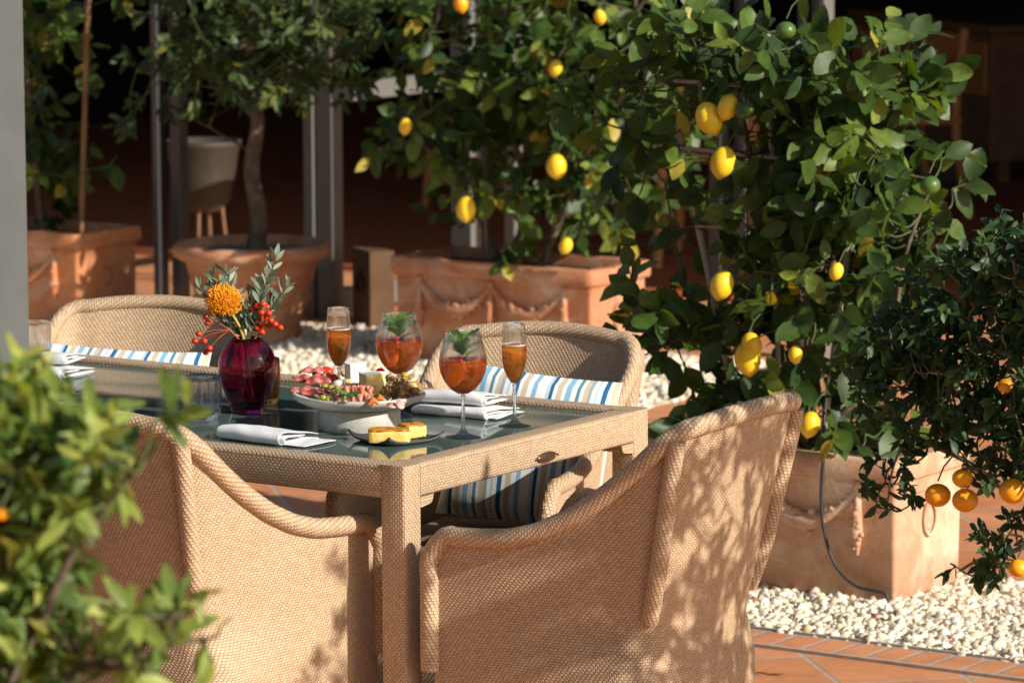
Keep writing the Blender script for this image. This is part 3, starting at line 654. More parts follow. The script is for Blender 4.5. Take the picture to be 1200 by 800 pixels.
# --- middle lemon
YM = 5.58
mt = thing('lemon_tree', 'lemon tree with glossy leaves growing in the planter behind the far right armchair', 'tree', (-3.5, YM, .335))
fM = [(651, 80, 8), (652, 195, 12), (546, 245, 12), (540, 4, 9), (703, 20, 7), (475, 148, 8), (663, 288, 8)]
tm = [([V(-3.5, YM, .33), V(-3.45, YM, .6), V(-3.55, YM, .95), V(-3.5, YM, 1.35)], .018, .006), ([V(-3.4, YM, .33), V(-3.25, YM, .62), V(-3.05, YM, .95), V(-3.0, YM, 1.3)], .013, .005), ([V(-3.55, YM, .34), V(-3.72, YM, .62), V(-3.85, YM, .9), V(-3.8, YM, 1.3)], .012, .005)]
bM = [(560, 30, 80, 50, .9), (680, 30, 80, 50, 1), (600, 110, 80, 60, 1), (700, 130, 80, 60, 1), (530, 160, 60, 60, .7), (640, 190, 80, 50, 1), (560, 225, 50, 40, .8), (740, 190, 50, 60, .9), (680, 240, 60, 25, .7), (630, 285, 40, 20, .7), (590, -40, 120, 40, .8), (760, 60, 50, 60, .8)]
tree(mt, bM, YM, .30, 360, 6, .080, .56, M['leaf_lemon'], tm, fruits=fM, seed=21, yellow=.03)
for k, (x, y, r) in enumerate(fM): lemon_fruit(mt, aty(x, y, YM-.32), r/355, M['lemon' if y > 10 else 'mandarin'], 'lemon', (.3*math.sin(k*2), .3*math.cos(k)))
st = thing('plant_stake', 'thin grey metal stake standing in the middle planter', 'stake', tuple(aty(570, 303, 5.5))); cane(st, aty(570, 305, 5.5), aty(566, 100, 5.5), .007, 'rod', 'frame_steel')

# --- citrus tree in round pot
YC = RPY+.02
ct = thing('citrus_tree', 'standard citrus tree with a twisted dark trunk in the round pot', 'tree', (RPX, YC, .33))
tc_ = [([V(RPX, YC, .32), V(RPX+.02, YC, .45), V(RPX-.01, YC, .62), V(RPX+.02, YC, .80), V(RPX-.02, YC, .95), V(RPX, YC, 1.2)], .036, .018), ([V(RPX+.02, YC, .80), V(RPX-.14, YC, .93), V(RPX-.30, YC, 1.05), V(RPX-.4, YC, 1.2)], .014, .006), ([V(RPX, YC, .82), V(RPX+.16, YC, .95), V(RPX+.3, YC, 1.15)], .014, .006)]
mbx = [(300, 20, 100, 45, 1.2), (260, 60, 70, 45, 1), (350, 60, 75, 45, 1.1), (380, 95, 45, 30, .9), (290, -60, 130, 60, 1), (205, 120, 22, 30, .9), (230, 85, 30, 30, .7), (400, 20, 50, 60, .9), (300, 95, 50, 20, .6)]
tree(ct, mbx, YC, .34, 360, 8, .060, .38, M['leaf_citrus'], tc_, bark='bark', seed=31, yellow=.02, twig_len=.09)
# --- left lemon
YL = 5.48
lt = thing('lemon_tree', 'thin lemon tree beside the grey column, tied to a brown cane', 'tree', (-5.55, YL, .335))
fL = [(30, 330, 8)]
tl_ = [([V(-5.55, YL, .33), V(-5.58, YL, .7), V(-5.62, YL, 1.1), V(-5.6, YL, 1.5)], .014, .006)]
bL = [(50, 30, 40, 30, 1), (60, 95, 30, 25, .9), (50, 170, 28, 40, .8), (45, 235, 22, 22, .9), (20, 120, 40, 110, 1), (95, 15, 30, 25, .5), (125, 185, 25, 15, .5), (45, 330, 14, 22, .8), (0, 0, 50, 60, 1)]
tree(lt, bL, YL, .16, 90, 6, .088, .52, M['leaf_lemon'], tl_, seed=41)
st = thing('plant_stake', 'brown cane standing in the planter beside the grey column', 'stake', tuple(aty(95, 272, 5.45))); cane(st, aty(95, 274, 5.45), aty(104, -30, 5.45), .010, 'rod', 'cane_brown')

# --- mandarin tree at right (crown runs out of the picture)
MX, MY = .86, 1.52
mdp = thing('round_pot', 'terracotta pot of the mandarin tree at the right edge of the terrace', 'planter', (MX, MY, 0))
MB().lathe([(0, 0), (.12, 0), (.13, .02), (.17, .27), (.19, .28), (.19, .32), (.17, .325), (.16, .28)], n=40).build('pot_wall', M['terra_near'], mdp); MB().lathe([(0, .29), (.163, .285)], n=24).build('soil', M['soil'], mdp)
md = thing('mandarin_tree', 'dark small-leaved mandarin tree with orange fruit at the right edge', 'tree', (MX, MY, .30))
fD = [(1099, 580, 15), (1131, 586, 15), (1187, 575, 16), (1193, 665, 11), (1128, 560, 12), (1178, 452, 9)]
YD = 1.60
tD = [([aty(1080, 515, YD), aty(1060, 520, YD), aty(1046, 550, YD), aty(1040, 590, YD)], .004, .002),
      ([V(MX, MY, .30), V(MX-.02, MY, .6), V(MX-.05, MY+.03, .95)], .02, .008),
      ([V(MX, MY, .30), V(MX-.02, MY, .45), V(MX+.02, MY, .75), V(MX, MY, 1.05)], .022, .010),
      ([aty(1290, 560, YD), aty(1200, 575, YD), aty(1160, 560, YD), aty(1128, 538, YD), aty(1080, 515, YD), aty(1055, 490, YD)], .009, .004),
      ([V(MX, MY, .50), V(.66, 1.57, .72), aty(1150, 400, YD), aty(1090, 380, YD), aty(1040, 400, YD)], .012, .004),
      ([V(MX, MY, .42), V(.64, 1.57, .48), aty(1200, 640, YD), aty(1150, 655, YD), aty(1125, 668, YD)], .009, .003)]
bD = [(1120, 350, 60, 40, 1), (1180, 310, 50, 40, 1.1), (1080, 400, 60, 45, 1.1), (1160, 400, 60, 50, 1), (1050, 450, 40, 40, .9), (1120, 470, 70, 40, .9), (1200, 470, 50, 60, 1), (1110, 530, 50, 20, .7), (1180, 545, 35, 22, 1), (1040, 585, 24, 20, 1.0), (1030, 545, 14, 20, .8), (1150, 650, 32, 14, 1.1), (1195, 625, 25, 25, 1), (1250, 350, 60, 90, .9), (1260, 500, 60, 100, .8), (1030, 400, 30, 40, .6), (1195, 270, 20, 15, .6), (1320, 380, 60, 100, .6)]
tree(md, bD, YD, .13, 560, 9, .036, .44, M['leaf_mand'], tD, fruits=fD, bark='bark_pale', seed=51, yellow=.01, twig_len=.05, branch_r=.005)
for k, (x, y, r) in enumerate(fD): lemon_fruit(md, aty(x, y, YD-.10), r/525, M['mandarin'], 'mandarin', (.2, .1), round_=True)

# --- citrus tree outside the right edge: throws its dappled shade on the near armchair
SX, SY = 2.25, .22
sp_ = thing('round_pot', 'terracotta pot standing to the right of the dining table', 'planter', (SX, SY, 0))
MB().lathe([(0, 0), (.15, 0), (.16, .02), (.21, .33), (.235, .34), (.235, .39), (.215, .395), (.205, .34)], n=40).build('pot_wall', M['terra_near'], sp_); MB().lathe([(0, .35), (.205, .345)], n=24).build('soil', M['soil'], sp_)
sh = thing('citrus_tree', 'citrus tree standing to the right of the dining table', 'tree', (SX, SY, .35))
def tree3(t, centre, radii, ncl, per, ll, lw, mat, trunk, seed, bark='bark', twig=.07, yellow=.01, keep=None):
    rg = np.random.default_rng(seed); O = np.array(t.location); B, A, Nn, Ln, Wd, Tn = [], [], [], [], [], []; wood = MB(); tw = MB(); nodes = []
    for pts, r0, r1 in trunk:
        s_ = smooth_path(pts, 6); rs = list(np.linspace(r0, r1, len(s_))); wood.tube([p-O for p in s_], rs, 8); nodes += s_[len(s_)//3:]
    NP_ = np.array(nodes)
    for k in range(ncl):
        d = rg.normal(size=3); d /= np.linalg.norm(d); c = np.array(centre)+d*np.array(radii)*rg.uniform(.25, 1)**.5
        if keep and not keep(c): continue
        j = int(np.argmin(np.linalg.norm(NP_-c, axis=1)+np.maximum(0, NP_[:, 2]-c[2]))); p0 = NP_[j]
        s_ = smooth_path([p0, (p0+c)/2-np.array([0, 0, .03]), c], 3); tw.tube([q-O for q in s_], list(np.linspace(.004, .002, len(s_))), 5, cap=False)
        if k % 6 == 0: NP_ = np.vstack([NP_, np.array(s_[3:])])
        dirn = unit(c-p0+rg.normal(0, .05, 3)); tb = rg.beta(1.6, 2); ph = rg.uniform(0, 6); s1_ = unit(np.cross(dirn, [.1, .2, 1])); s2_ = np.cross(dirn, s1_)
        m = rg.integers(per-2, per+3); tw.tube([c-O, c+dirn*twig-O], [.002, .001], 5, cap=False)
        for q in range(m):
            ph += 2.4; side = s1_*math.cos(ph)+s2_*math.sin(ph); ax = unit(side*rg.uniform(.5, .9)+dirn*rg.uniform(.4, 1.1)+np.array([0, 0, rg.uniform(-.3, .4)])); L = ll*rg.uniform(.6, 1.2)
            B.append(c+dirn*twig*(q+.5)/m); A.append(ax); Nn.append(unit(np.array([.35, -.3, .8])+rg.normal(0, .5, 3))); Ln.append(L); Wd.append(L*lw*rg.uniform(.85, 1.15)); Tn.append(1. if rg.uniform() < yellow else float(np.clip(tb+rg.normal(0, .12), 0, .93)))
    wood.build('trunk', M[bark], t); tw.build('twigs', M['twig'], t); leaves('leaves', np.array(B), np.array(A), np.array(Nn), np.array(Ln), np.array(Wd), np.array(Tn), mat, t, O)
tree3(sh, (SX, SY, 1.32), (.44, .42, .40), 250, 8, .05, .42, M['leaf_citrus'], [([V(SX, SY, .35), V(SX+.02, SY, .7), V(SX-.02, SY, 1.0), V(SX, SY, 1.4)], .025, .012)], 61)

# ------------------------------------------------------------------ column and foreground shrub
PC = CAM+ray(28, 0)*7.0
col = thing('column', 'smooth grey plastered column standing at the left edge', 'column', (float(PC[0])-.20, float(PC[1])+.0, 0))
bx('shaft', (0.0, -.0, 1.5), (.30, .30, 3.0), M['plaster'], col, bevel=.006)
# put the visible edge (the +X,+Y corner) on the photo's edge line
e = proj(np.array([col.location[0]+.15, col.location[1]+.15, 1.7])); dx = 28-e[0]
col.location = tuple(np.array(col.location)+CR*np.array([1, 1, 0])*dx/F_PX*e[2])
FG = CAM+ray(60, 600)*4.75
FGX, FGY = float(FG[0]), float(FG[1])
fp = thing('round_pot', 'terracotta pot of the calamondin shrub at the left foreground', 'planter', (FGX-.25, FGY-.17, 0))
MB().lathe([(0, 0), (.14, 0), (.15, .02), (.20, .33), (.22, .34), (.22, .38), (.20, .385), (.19, .33)], n=40).build('pot_wall', M['terra_near'], fp); MB().lathe([(0, .35), (.192, .345)], n=24).build('soil', M['soil'], fp)
fs = thing('calamondin_shrub', 'blurred bright green calamondin shrub with tiny orange fruit in the left foreground', 'shrub', (FGX-.25, FGY-.17, .35))
bF = [(40, 530, 70, 45, 1.1), (120, 520, 50, 32, 1.2), (-5, 470, 15, 25, .6), (40, 610, 50, 35, .8), (175, 512, 22, 18, 1.0), (20, 775, 55, 35, 1.1), (120, 790, 50, 12, 1.0), (198, 738, 22, 32, 2.2), (215, 705, 8, 12, .8), (20, 690, 40, 45, .8), (70, 428, 8, 24, 1.6), (28, 462, 24, 26, 1.2), (95, 570, 45, 28, 1.0), (-10, 700, 50, 120, 1), (-140, 650, 110, 180, .5), (15, 500, 20, 15, .8)]
d0 = np.array(fs.location)
YF = FGY
tF = [([d0, d0+V(.02, 0, .3), d0+V(.08, .05, .6), d0+V(.1, .06, .85)], .02, .01), ([d0+V(.04, .02, .4), aty(20, 780, YF), aty(60, 700, YF), aty(90, 640, YF), aty(150, 560, YF)], .009, .003), ([d0+V(.03, .02, .45), aty(0, 620, YF), aty(20, 520, YF), aty(60, 450, YF)], .008, .003), ([d0+V(.03, .02, .3), aty(60, 820, YF), aty(140, 780, YF), aty(205, 720, YF)], .008, .003)]
fF = [(2, 602, 9)]
tree(fs, bF, YF, .10, 270, 9, .050, .31, M['leaf_shrub'], tF, fruits=fF, seed=71, yellow=.05, twig_len=.034, branch_r=.004, facing=.3, up=.5, clip=lambda X, Yp, c: X < (232 if Yp < 600 else 248 if Yp > 680 else 120))
for k, (x, y, r) in enumerate(fF): lemon_fruit(fs, aty(x, y, YF-.12), r/1160, M['mandarin'], 'calamondin', (.2, .1), round_=True)

# ------------------------------------------------------------------ table
TX0, TX1, TY0, TY1, TZ = -2.15, 0.0, 0.0, .885, .74
table = thing('dining_table', 'long woven resin dining table with a dark green glass top', 'table', ((TX0+TX1)/2, (TY0+TY1)/2, 0))
OT = np.array(table.location)
def bar(a, b, w, h, r, name, mat, parent, off=np.zeros(3), horiz=True, dome=0):
    """rounded rectangular bar from a to b. w across, h vertical (or second) size"""
    a = np.array(a, float)-off; b = np.array(b, float)-off; d = unit(b-a); up = V(0, 0, 1) if abs(d[2]) < .9 else V(0, 1, 0); s = np.cross(d, up)
    pts = []
    for (cx, cy, a0) in ((w/2-r, h/2-r, 0), (-w/2+r, h/2-r, PI/2), (-w/2+r, -h/2+r, PI), (w/2-r, -h/2+r, 3*PI/2)):
        for k in range(5): an = a0+k*PI/8; pts.append((cx+r*math.cos(an), cy+r*math.sin(an)))
    L = [0]
    for k in range(1, len(pts)+1): p, q = pts[k-1], pts[k % len(pts)]; L.append(L[-1]+math.hypot(p[0]-q[0], p[1]-q[1]))
    le = np.linalg.norm(b-a); n = 2; G = [[a+d*le*i/(n-1)+s*p[0]+up*p[1] for p in pts] for i in range(n)]
    mb = MB(); mb.grid(G, UV=lambda i, j: (le*i/(n-1), L[j]), closed_v=True)
    for g, o in((G[0], 1), (G[-1], -1)):
        q = list(range(len(pts)))[::o]; mb.add(g, [q], [[(pts[i][0], pts[i][1]) for i in q]])
    ob = mb.build(name, mat, parent); es = ob.modifiers.new('e', 'EDGE_SPLIT'); es.split_angle = math.radians(60); return ob
LW_ = .058; AH = .066
for x in (TX0+LW_/2, TX1-LW_/2):
    for y in (TY0+LW_/2, TY1-LW_/2): bar((x, y, 0), (x, y, TZ), LW_, LW_, .007, 'leg', M['wick_leg'], table, OT)
for y in (TY0+LW_/2, TY1-LW_/2): bar((TX0+LW_-.002, y, TZ-AH/2-.0005), (TX1-LW_+.002, y, TZ-AH/2-.0005), LW_-.002, AH, .008, 'apron', M['wick_table'], table, OT)
for x in (TX0+LW_/2, TX1-LW_/2): bar((x, TY0+LW_-.002, TZ-AH/2-.0005), (x, TY1-LW_+.002, TZ-AH/2-.0005), LW_-.002, AH, .008, 'apron', M['wick_table'], table, OT)
for (y, sy) in ((TY0+LW_, 1), (TY1-LW_, -1)):
    x = TX1-LW_/2; mb = MB(); zz = TZ-AH; pr = [(0, 0), (.045, 0), (.040, -.014), (.034, -.018), (.0, -.022)]
    for w in (-1, 1): mb.add([(x+w*.026-OT[0], y+sy*p-OT[1], zz+q) for p, q in pr], [tuple(range(5))[::-w*sy]])
    mb.grid([[(x+w*.026-OT[0], y+sy*p-OT[1], zz+q) for p, q in pr[1:]] for w in (-1, 1)]); mb.build('corner_bracket', M['wick_table'], table, smooth=False)
GZ = .728
bx('glass_top', ((TX0+TX1)/2-OT[0], (TY0+TY1)/2-OT[1], GZ-.006), (TX1-TX0-2*LW_+.004, TY1-TY0-2*LW_+.004, .012), M['tabletop'], table)
pq = aty(0, 0, 0); pl = (0.0, .0, .0)
d = ray(640, 535); t_ = (.0-CAM[0])/d[0]; PQ = CAM+d*t_
mb = MB(); mb.lathe([(0, .004), (.010, .0038), (.0125, .002), (.0125, 0)], n=28); 
mb.v = [(PQ[0]+v[2]-OT[0]+.0006, PQ[1]+v[0]*2.6-OT[1], PQ[2]+v[1]*.72-OT[2]) for v in mb.v]; mb.build('maker_plaque', M['plaque'], table)
mb = MB(); mb.tube([(PQ[0]-OT[0]+.002, PQ[1]-OT[1]+.0335*math.cos(a), PQ[2]+.0098*math.sin(a)) for a in np.linspace(0, 2*PI, 29)], .0014, 6, cap=False)
for s_ in (-1, 1): mb.tube([(PQ[0]-OT[0]+.002, PQ[1]-OT[1]+s_*.0375, PQ[2]), (PQ[0]-OT[0]+.005, PQ[1]-OT[1]+s_*.0375, PQ[2])], .0025, 8)
mb.build('plaque_rim', M['plaque_rim'], table)

# ------------------------------------------------------------------ armchairs
def rail_z(s, y):
    return 0
def armchair(label, loc, rz):
    t = thing('woven_armchair', label, 'armchair', loc, rz, None)
    # plan path of the shell, from front right round the back to front left (local: facing +y)
    hw, yb, yf, cr = .243, -.27, .195, .075
    path = []
    for k in range(15): path.append((hw+.006*(1-k/14), yf+(yb+cr-yf)*k/14, 'side', k/14))
    for k in range(1, 9): a = k/8*PI/2; path.append((hw-cr+cr*math.cos(a), yb+cr-cr*math.sin(a), 'corner', k/8))
    nb = 13
    for k in range(1, nb): q = k/nb; path.append(((hw-cr)*(1-2*q), yb-.022*math.sin(PI*q), 'back', q))
    R_ = [(x, y, w, q) for (x, y, w, q) in path]; L_ = [(-x, y, w, q) for (x, y, w, q) in path if w != 'back'][::-1]
    full = R_+L_
    def top(x, y):
        # height of the rim by how far back it is
        if abs(x) > hw-cr-1e-6 and y > yb+.0:
            key = [(.195, .598), (.17, .605), (.08, .609), (.02, .615), (-.03, .632), (-.08, .660), (-.13, .700), (-.175, .748), (-.213, .796), (-.245, .834), (-.262, .848), (-.27, .851)]
            for (y0, z0), (y1, z1) in zip(key, key[1:]):
                if y <= y0 and y >= y1: return z0+(z1-z0)*(y0-y)/(y0-y1)
            return .598 if y > .15 else .851
        return .851+.011*(1-(abs(x)/(hw-cr))**2)
    zb, zk = .03, .40
    def pt(x, y, w, q, z):
        lean = max(0, (z-zk))/.45; back = 1 if w != 'side' else max(0, min(1, (-(y)+.06)/.26))**1.3
        nar = .15*back*max(0, min(1, (.80-z)/.33))*max(0, min(1, (z-.37)/.07))
        return np.array([x*(1-nar), y-.078*lean*back+.012*nar/.15*back, z])
    S = [0]
    for a, b in zip(full, full[1:]): S.append(S[-1]+math.hypot(a[0]-b[0], a[1]-b[1]))
    nz = 18; G = []
    for (x, y, w, q) in full:
        zt = top(x, y); G.append([pt(x, y, w, q, zb+(zt-zb)*j/nz) for j in range(nz+1)])
    G = np.array(G); n = len(full)
    # normals for thickness
    du = np.gradient(G, axis=0); dv = np.gradient(G, axis=1); nn = np.cross(du, dv); nn /= np.linalg.norm(nn, axis=2)[..., None]
    cen = G.mean(axis=(0, 1)); sgn = np.sign(np.sum(nn[n//2]*(G[n//2]-cen), axis=1).mean()); nn *= sgn
    inner = G-nn*.011
    mb = MB(); uvf = lambda i, j: (S[i], G[min(i, n-1), min(j, nz), 2])
    mb.grid(G, UV=uvf, flip=True); mb.grid(inner, UV=uvf)
    # close the rim and the front edges
    mb.grid(np.stack([G[:, nz], inner[:, nz]], 1), UV=lambda i, j: (S[i], j*.018)); mb.grid(np.stack([G[:, 0], inner[:, 0]], 1))
    for e_ in (0, n-1): mb.grid(np.stack([G[e_], inner[e_]], 1), UV=lambda i, j: (j*.018, i*.05))
    mb.build('shell', M['wick_shell'], t)
    ctr = (G+inner)/2
    # rim tube with the front posts
    oo = nn*.007
    rim = [ctr[0, j]+V(.009, .008, 0) for j in (10, 12, 14, 16)] + [ctr[0, 17]+V(.009, .006, .004)] + [ctr[i, nz]+oo[i, nz]+V(0, 0, .006) for i in range(1, n-1)] + [ctr[-1, 17]+V(-.009, .006, .004)] + [ctr[-1, j]+V(-.009, .008, 0) for j in (16, 14, 12, 10)]
    MB().tube(smooth_path(rim, 2), .0190, 12).build('rim', M['wick_tube'], t)
    # back corner posts
    for sgn_ in (1, -1):
        i = 18 if sgn_ > 0 else n-1-18
        pts = [ctr[i, j]+nn[i, j]*(.019 if j > 11 else .019-.006*(12-j)) for j in range(10, nz+1)]
        MB().tube(smooth_path(pts, 2), .0175, 12).build('back_post', M['wick_tube'], t)
    # seat box and pad
    MB().box((0, -.015, .37), (.385, .37, .05)).build('seat_frame', M['wick_shell'], t, smooth=False)
    MB().box((0, .172, .21), (2*hw-.055, .02, .36)).build('front_panel', M['wick_shell'], t, smooth=False)
    mb = MB(); mb.box((0, -.01, .425), (.395, .38, .058)); mb.build('seat_pad', M['seat'], t, bevel=.018)
    return t
c1 = armchair('near armchair at the right end of the table, leaf shade dappling its back', (.245, .270, 0), PI/2+.03)
def face(v): return math.atan2(-v[0], v[1])
c2 = copy_tree(c1, (-.395, -.085, 0), face((.10, .995)), 'near armchair at the long side of the table, half behind the green shrub')
c3 = copy_tree(c1, (-.455+.22*.31, 1.125-.97*.31, 0), face((.22, -.97)), 'far armchair behind the wine glasses, striped cushion against its back')
c4 = copy_tree(c1, (-1.475+.36*.31, 1.035-.93*.31, 0), face((.36, -.93)), 'far armchair behind the flower vase, beside the grey column')

for c_ in (c3, c4): c_.scale = (.95, 1.15, .957)
# pillows
def pillow(label, chair, w, h, lx, z0, tilt, yaw=0, roll=0, yoff=-.17):
    t = thing('striped_cushion', label, 'cushion', (0, 0, 0)); n = 21; m = 15; G = []
    mb = MB()
    for side in (1, -1):
        G = []
        for i in range(n):
            row = []
            for j in range(m):
                u, v = i/(n-1)*2-1, j/(m-1)*2-1; th = .050*((1-u*u)*(1-v*v))**.42+.0015
                pin = 1-.05*(1-u*u)*(abs(v)**3)*1.0; pin2 = 1-.05*(1-v*v)*abs(u)**3
                row.append((u*w/2*pin2, side*th, v*h/2*pin))
            G.append(row)
        mb.grid(G, UV=lambda i, j: (i/(n-1)*w+.03, j/(m-1)*h), flip=(side > 0))
    ob = mb.build('cover', M['stripes'], t)
    Rt = Matrix.Rotation(chair.rotation_euler[2]+yaw, 4, 'Z'); base = Vector(chair.location)+Matrix.Rotation(chair.rotation_euler[2], 3, 'Z')@Vector((lx, yoff, z0))
    t.matrix_world = Matrix.Translation(base)@Rt@Matrix.Rotation(tilt, 4, 'X')@Matrix.Rotation(roll, 4, 'Y')
    return t
pillow('blue, tan and white striped cushion in the far chair behind the wine glasses', c3, .38, .34, -.045, .605, math.radians(14), 0, math.radians(-5))
pillow('blue, tan and white striped cushion in the far chair beside the grey column', c4, .42, .32, .02, .60, math.radians(14), 0, math.radians(-2))

# ------------------------------------------------------------------ tableware
RT = unit(np.array([CR[0], CR[1], 0])); TW = unit(np.array([-CF[0], -CF[1], 0]))     # picture right / towards the camera, on the table
def on(P, r=0, f=0, z=0): return np.array([P[0], P[1], GZ])+RT*r+TW*f+V(0, 0, z)
def glass_obj(nm, label, P, profile, foot_r, stem_h, wall=.0011, n=40, group=None):
    t = thing(nm, label, 'glass', tuple(P), 0, group)
    outer = profile; inner = [(max(r-wall, 0), z) for r, z in profile][::-1]
    inner[-1] = (0, inner[-1][1]+.0025) if profile[0][0] < .002 else inner[-1]
    mb = MB(); mb.lathe(outer+[(outer[-1][0]-wall/2, outer[-1][1]+.0006)]+inner, n=n); mb.build('bowl', M['glass'], t)
    z0 = profile[0][1]
    mb = MB(); mb.lathe([(0, 0), (foot_r, 0), (foot_r, .0012), (foot_r*.6, .004), (.010, .009), (.0048, .018), (.0036, .035), (.0034, z0-.010), (.005, z0-.001), (0, z0)], n=n); mb.build('stem', M['glass'], t)
    return t
def blob(mb, c, r, sq=(1, 1, 1), rg=None, noise=0.):
    v = ICO_V*(np.array(sq)*r)
    if noise: v = v*(1+rg.normal(0, noise, (len(ICO_V), 1)))
    mb.add(v+np.array(c), [tuple(f) for f in ICO_F]); return mb
# balloon glasses
balloon = [(.0005, .088), (.012, .090), (.026, .099), (.038, .114), (.046, .132), (.049, .148), (.048, .165), (.0435, .185), (.038, .203), (.0345, .215)]
def liquid(prof, zt, mat, t, name='drink', grow=.0003, wall=.0011):
    pr = []
    for (r, z), (r2, z2) in zip(prof, prof[1:]):
        pr.append((max(r-wall+grow, 0), z+.0022 if r < .002 else z))
        if z2 >= zt: q = (zt-z)/(z2-z); rr = r+(r2-r)*q-wall+grow; pr.append((rr, zt)); break
    pr.append((0, zt)); MB().lathe(pr, n=40).build(name, M[mat], t); return pr[-2][0]
def balloon_glass(label, P, seed):
    t = glass_obj('gin_glass', label, P, balloon, .0365, .088); rg = np.random.default_rng(seed)
    liquid(balloon, .158, 'drink', t)
    for k in range(4):
        a = rg.uniform(0, 6.28); c = V(.018*math.cos(k*1.7+seed), .018*math.sin(k*1.7+seed), .150-.014*(k % 2)); MB().box(c, (.022, .022, .022), a).build('ice_cube', M['ice'], t, bevel=.003, smooth=True)
    mb = MB(); mb.lathe([(0, -.002), (.019, -.002), (.020, 0), (.019, .002), (0, .002)], n=24)
    Rm = np.array(Matrix.Rotation(1.25, 3, 'X')@Matrix.Rotation(.5, 3, 'Z')); o_ = -RT*.018+V(0, 0, .128); mb.v = [tuple(Rm@np.array(v)+o_) for v in mb.v]; mb.build('orange_slice', M['cheese'], t)
    mb = MB()
    for k in range(4): blob(mb, RT*(.035*math.cos(k*1.4+.3))*.9+TW*.030*math.sin(k*1.4+.3)+V(0, 0, .158), .0058, rg=rg, noise=.05)
    mb.build('berries', M['raspberry'], t)
    mb = MB(); blob(mb, RT*.008+TW*.01+V(0, 0, .160), .0075); mb.build('dark_berry', M['berry_dark'], t)
    B, A, Nn, L, W = [], [], [], [], []
    for k in range(9):
        a = k*2.4; B.append(V(.004*math.cos(a), .004*math.sin(a), .160+.005*k)); A.append(unit(V(math.cos(a)*.8, math.sin(a)*.8, .75))); Nn.append(V(math.cos(a)*-.5, math.sin(a)*-.5, .8)); L.append(rg.uniform(.030, .044)); W.append(L[-1]*.75)
    O = np.array(t.location)*0
    leaves('mint_sprig', np.array(B), np.array(A), np.array(Nn), np.array(L), np.array(W), rg.uniform(0, 1, 9), M['leaf_mint'], t, O)
    return t
G1 = atz(543, 512, GZ); G2 = V(-.42, .575, GZ)
balloon_glass('balloon glass of orange-red spritz with a mint sprig, at the front right of the table', G1, 3)
balloon_glass('balloon glass of pinkish spritz with mint, standing behind the platter', G2, 8)
flute = [(.0005, .088), (.008, .091), (.016, .103), (.0225, .120), (.0255, .138), (.0262, .152), (.0255, .175), (.0238, .198), (.0225, .213)]
def flute_glass(label, P):
    t = glass_obj('champagne_flute', label, P, flute, .0335, .088); r = liquid(flute, .168, 'drink_amber', t)
    mb = MB(); mb.lathe([(r-.0005, .1682), (r-.0005, .1700), (r-.004, .1706), (r-.0045, .1683)], n=36); mb.build('foam_ring', M['foam'], t); return t
flute_glass('champagne flute of amber drink beside the front balloon glass', atz(603, 499, GZ))
flute_glass('champagne flute of amber drink standing behind the platter, left of the far balloon glass', V(-.595, .60, GZ))

# platter on stand
PP = np.array([-.398, .401, GZ])
ps = thing('serving_stand', 'grey stoneware platter on a low round foot, loaded with antipasti', 'platter', tuple(PP))
MB().lathe([(0, 0), (.083, 0), (.085, .003), (.085, .042), (.080, .046), (0, .046)], n=56).build('foot', M['stoneware'], ps)
MB().lathe([(0, .046), (.070, .046), (.105, .050), (.128, .060), (.1365, .068), (.1375, .073), (.1345, .0755), (.129, .073), (.100, .064), (.06, .061), (0, .061)], n=72).build('plate', M['stoneware'], ps)
rf = np.random.default_rng(4)
PZ = .0625
def food(x, y, h=0):   # picture pixel on the platter plane -> world
    p = atz(x, y, GZ+PZ+h); return p
def single(name, mb, mat, label, cat, group=None):
    c = np.array(mb.v).mean(0); mb.v = [tuple(np.array(v)-c) for v in mb.v]; o = mb.build(name, mat); o.location = tuple(c); setp(o, label, cat, group); return o
# ham folds
for k, (x, y, s, h) in enumerate([(356, 463, 1.15, .002), (368, 466, 1.2, .002), (360, 457, 1.25, .014), (372, 459, 1.2, .014), (383, 463, .95, .004), (366, 453, 1.1, .026), (379, 455, .9, .018)]):
    c = food(x, y, 0)+V(0, 0, h); mb = MB(); G = []
    for i in range(11):
        a = i/10*PI*1.1-.2; row = []
        for j in range(15):
            v = j/14*2-1; rr = .013*s*(1+.10*math.sin(5*v+k)); row.append(c+RT*(v*.022*s+.004*math.sin(a*2+k))+TW*(-math.cos(a)*rr*.85)+V(0, 0, .005+max(0, math.sin(a))*rr*.75*(1-.35*v*v)+.002*math.sin(7*v+k)))
        G.append(row)
    mb.grid(G); o = single('ham_slice', mb, M['ham'], 'folded slice of dark red cured ham at the left of the platter', 'ham', 'ham slices on the platter'); m_ = o.modifiers.new('t', 'SOLIDIFY'); m_.thickness = .0018
for (x, y, r, h, lab) in ((374, 452, .0145, .026, 'red cherry tomato just right of the ham heap'), (390, 454, .0125, .018, 'red cherry tomato farthest right of the three'), (383, 450, .0135, .026, 'red cherry tomato between the other two')):
    mb = blob(MB(), food(x, y, 0)+V(0, 0, h), r, (1.15, 1, .95)); single('cherry_tomato', mb, M['tomato'], lab, 'tomato', 'cherry tomatoes on the platter').modifiers.new('s', 'SUBSURF').render_levels = 1
for k in range(20):
    x, y = 371+rf.uniform(0, 27), 466+rf.uniform(0, 9); dk = k % 4 == 3
    mb = blob(MB(), food(x, y, 0)+V(0, 0, .007+.010*(k % 3)*(1 if y < 472 else .4)), .0068, (1.2, .9, .9)); single('olive', mb, M['olive_dark' if dk else 'olive'], 'dark brown olive among the green ones on the platter' if dk else 'small green olive at the front left of the platter', 'olive', 'dark olives on the platter' if dk else 'green olives on the platter')
